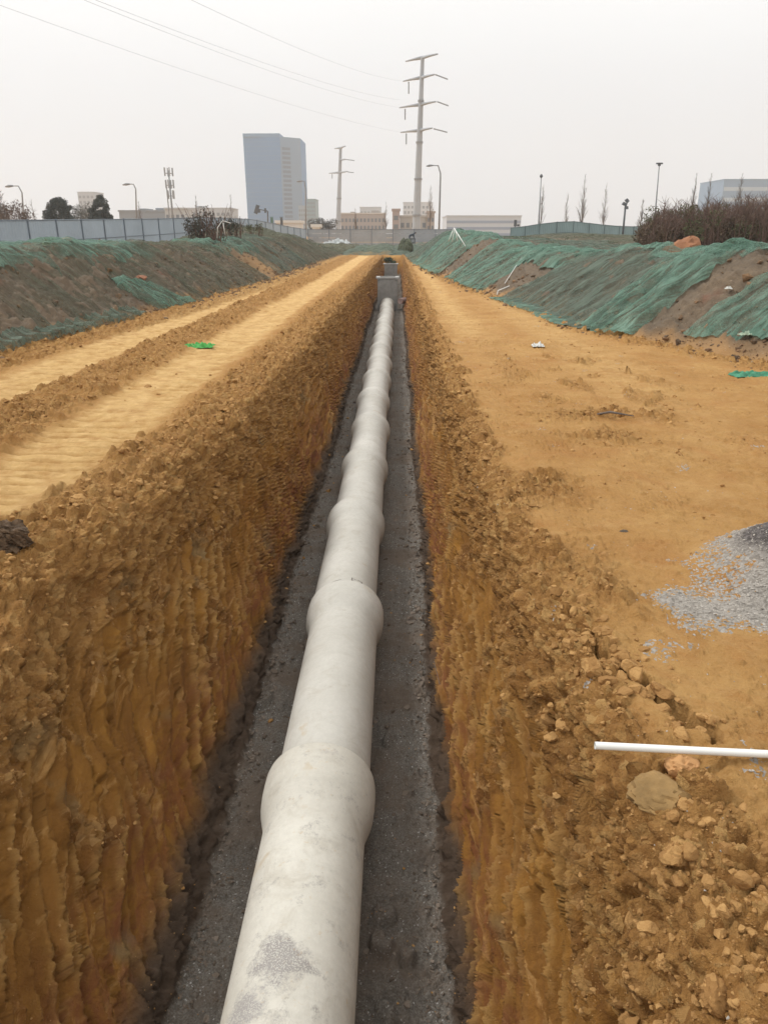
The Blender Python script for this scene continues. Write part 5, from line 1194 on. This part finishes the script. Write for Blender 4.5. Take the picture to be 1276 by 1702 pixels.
# ------------------------------------------------------------------ PERSON by the far fence
def person(loc, rz):
    root = empty('person', loc, rz)
    J = dict(pelvis=(0, 0, 0.90), waist=(0.10, 0, 1.00), chest=(0.36, 0, 1.12), neck=(0.52, 0, 1.18), head=(0.64, 0, 1.24), hl=(0, 0.10, 0.86), kl=(0.10, 0.11, 0.47), al=(-0.04, 0.11, 0.08), tl=(0.14, 0.11, 0.03), hr=(0, -0.10, 0.86), kr=(0.06, -0.12, 0.46), ar=(-0.10, -0.12, 0.08), tr=(0.08, -0.12, 0.03), sl=(0.44, 0.17, 1.10), el=(0.50, 0.20, 0.82), wl=(0.62, 0.14, 0.62), sr=(0.44, -0.17, 1.10), er=(0.48, -0.20, 0.82), wr=(0.60, -0.12, 0.60))
    Rr = dict(pelvis=.15, waist=.14, chest=.16, neck=.06, head=.10, hl=.09, kl=.06, al=.045, tl=.04, hr=.09, kr=.06, ar=.045, tr=.04, sl=.065, el=.048, wl=.03, sr=.065, er=.048, wr=.03)
    E = [('pelvis', 'waist'), ('waist', 'chest'), ('chest', 'neck'), ('neck', 'head'), ('pelvis', 'hl'), ('hl', 'kl'), ('kl', 'al'), ('al', 'tl'), ('pelvis', 'hr'), ('hr', 'kr'), ('kr', 'ar'), ('ar', 'tr'), ('chest', 'sl'), ('sl', 'el'), ('el', 'wl'), ('chest', 'sr'), ('sr', 'er'), ('er', 'wr')]
    for s, sy in (('l', 1), ('r', -1)):
        for f in range(5):
            nm = f'f{s}{f}'; w = J['w' + s]; sp = (f - 2) * 0.02
            J[nm] = (w[0] + 0.09 - (0.03 if f == 4 else 0) - abs(f - 2) * 0.008, w[1] + sp * sy, w[2] - 0.05 - (f % 2) * 0.01); Rr[nm] = .010; E.append(('w' + s, nm))
    names = list(J); me = bpy.data.meshes.new('body'); me.from_pydata([J[n] for n in names], [(names.index(a), names.index(b)) for a, b in E], []); me.update()
    o = bpy.data.objects.new('body', me); COL.objects.link(o); o.parent = root
    sk = o.modifiers.new('skin', 'SKIN'); o.modifiers.new('sub', 'SUBSURF').levels = 1
    if not me.skin_vertices: me.skin_vertices.new() if hasattr(me.skin_vertices, 'new') else None
    if me.skin_vertices:
        for i_, n in enumerate(names): me.skin_vertices[0].data[i_].radius = (Rr[n], Rr[n])
        me.skin_vertices[0].data[0].use_root = True
    me.materials.append(plain('dark_clothes', (0.045, 0.06, 0.075), 0.9, var=0.3))
    v, f = icos(3); hd = v.copy(); hd *= np.array([0.10, 0.078, 0.115]); hd[:, 0] += 0.018 * np.exp(-((v[:, 2] + 0.1) / 0.25) ** 2 - (v[:, 1] / 0.25) ** 2) * (v[:, 0] > 0.5)
    h = np_mesh('head', hd + np.array([0.66, 0, 1.26]), f, plain('skin', (0.30, 0.19, 0.14), 0.7), root)
    hr = v * np.array([0.108, 0.088, 0.105]); hr = hr + np.array([0.645, 0, 1.285]); np_mesh('hair', hr, f, M['dark'], root)
    return tag(root, 'person in dark clothes bending forward behind a dark box, before the far fence', 'person')
pp = at(684, 405, 86)
person((pp.x - 0.25, 86.6, pp.z - 0.15), R(12))
root = empty('generator', (pp.x + 0.0, 86.0, pp.z - 0.05)); mb = MB(); mb.box((0, 0, 0.33), (0.78, 0.5, 0.56)); mb.build('case', M['dark'], root)
mb = MB(); mb.tube([(-0.34, -0.2, 0.6), (-0.34, -0.2, 0.72), (0.34, -0.2, 0.72), (0.34, -0.2, 0.6)], 0.02, 6); mb.build('handle', M['grey'], root)
mb = MB(); mb.box((0.1, -0.262, 0.35), (0.35, 0.02, 0.25)); mb.build('panel', M['grey'], root); tag(root, 'dark box shaped generator in front of the bending person', 'generator')
rock('soil_mound', Vector((pp.x + 0.3, 86.8, -0.35)), 1.0, M['bank'], 'low brown soil mound that carries the generator', 'soil mound', 58, scale=(3.2, 2.0, (pp.z - 0.03 + 0.35) / 0.8))
# rubble heap and pale litter at the far fence, left
P = []
cloth('cloth_scrap', Vector((at(560, 404, 75).x, 75, 0.75)), 1.3, 0.8, plain('pale_sheet', (0.42, 0.44, 0.43), 0.7, var=0.3, scale=2), 'pale crumpled sheet on the far end of the left bank', 'sheet', 66, 0.5)

# ------------------------------------------------------------------ HAZE
mb = MB(); mb.box((0, 400, 43), (980, 1000, 91.2)); hz = mb.build('haze', bpy.data.materials.new('haze_air'))
hm = hz.data.materials[0]; hm.use_nodes = True; t = hm.node_tree; t.nodes.clear(); o = t.nodes.new('ShaderNodeOutputMaterial'); v = t.nodes.new('ShaderNodeVolumePrincipled')
v.inputs['Color'].default_value = (0.95, 0.965, 0.98, 1); v.inputs['Density'].default_value = 0.0006; v.inputs['Anisotropy'].default_value = 0.2
t.links.new(v.outputs[0], o.inputs['Volume']); tag(hz, 'thin pale winter haze over the whole site', 'haze', kind='stuff')
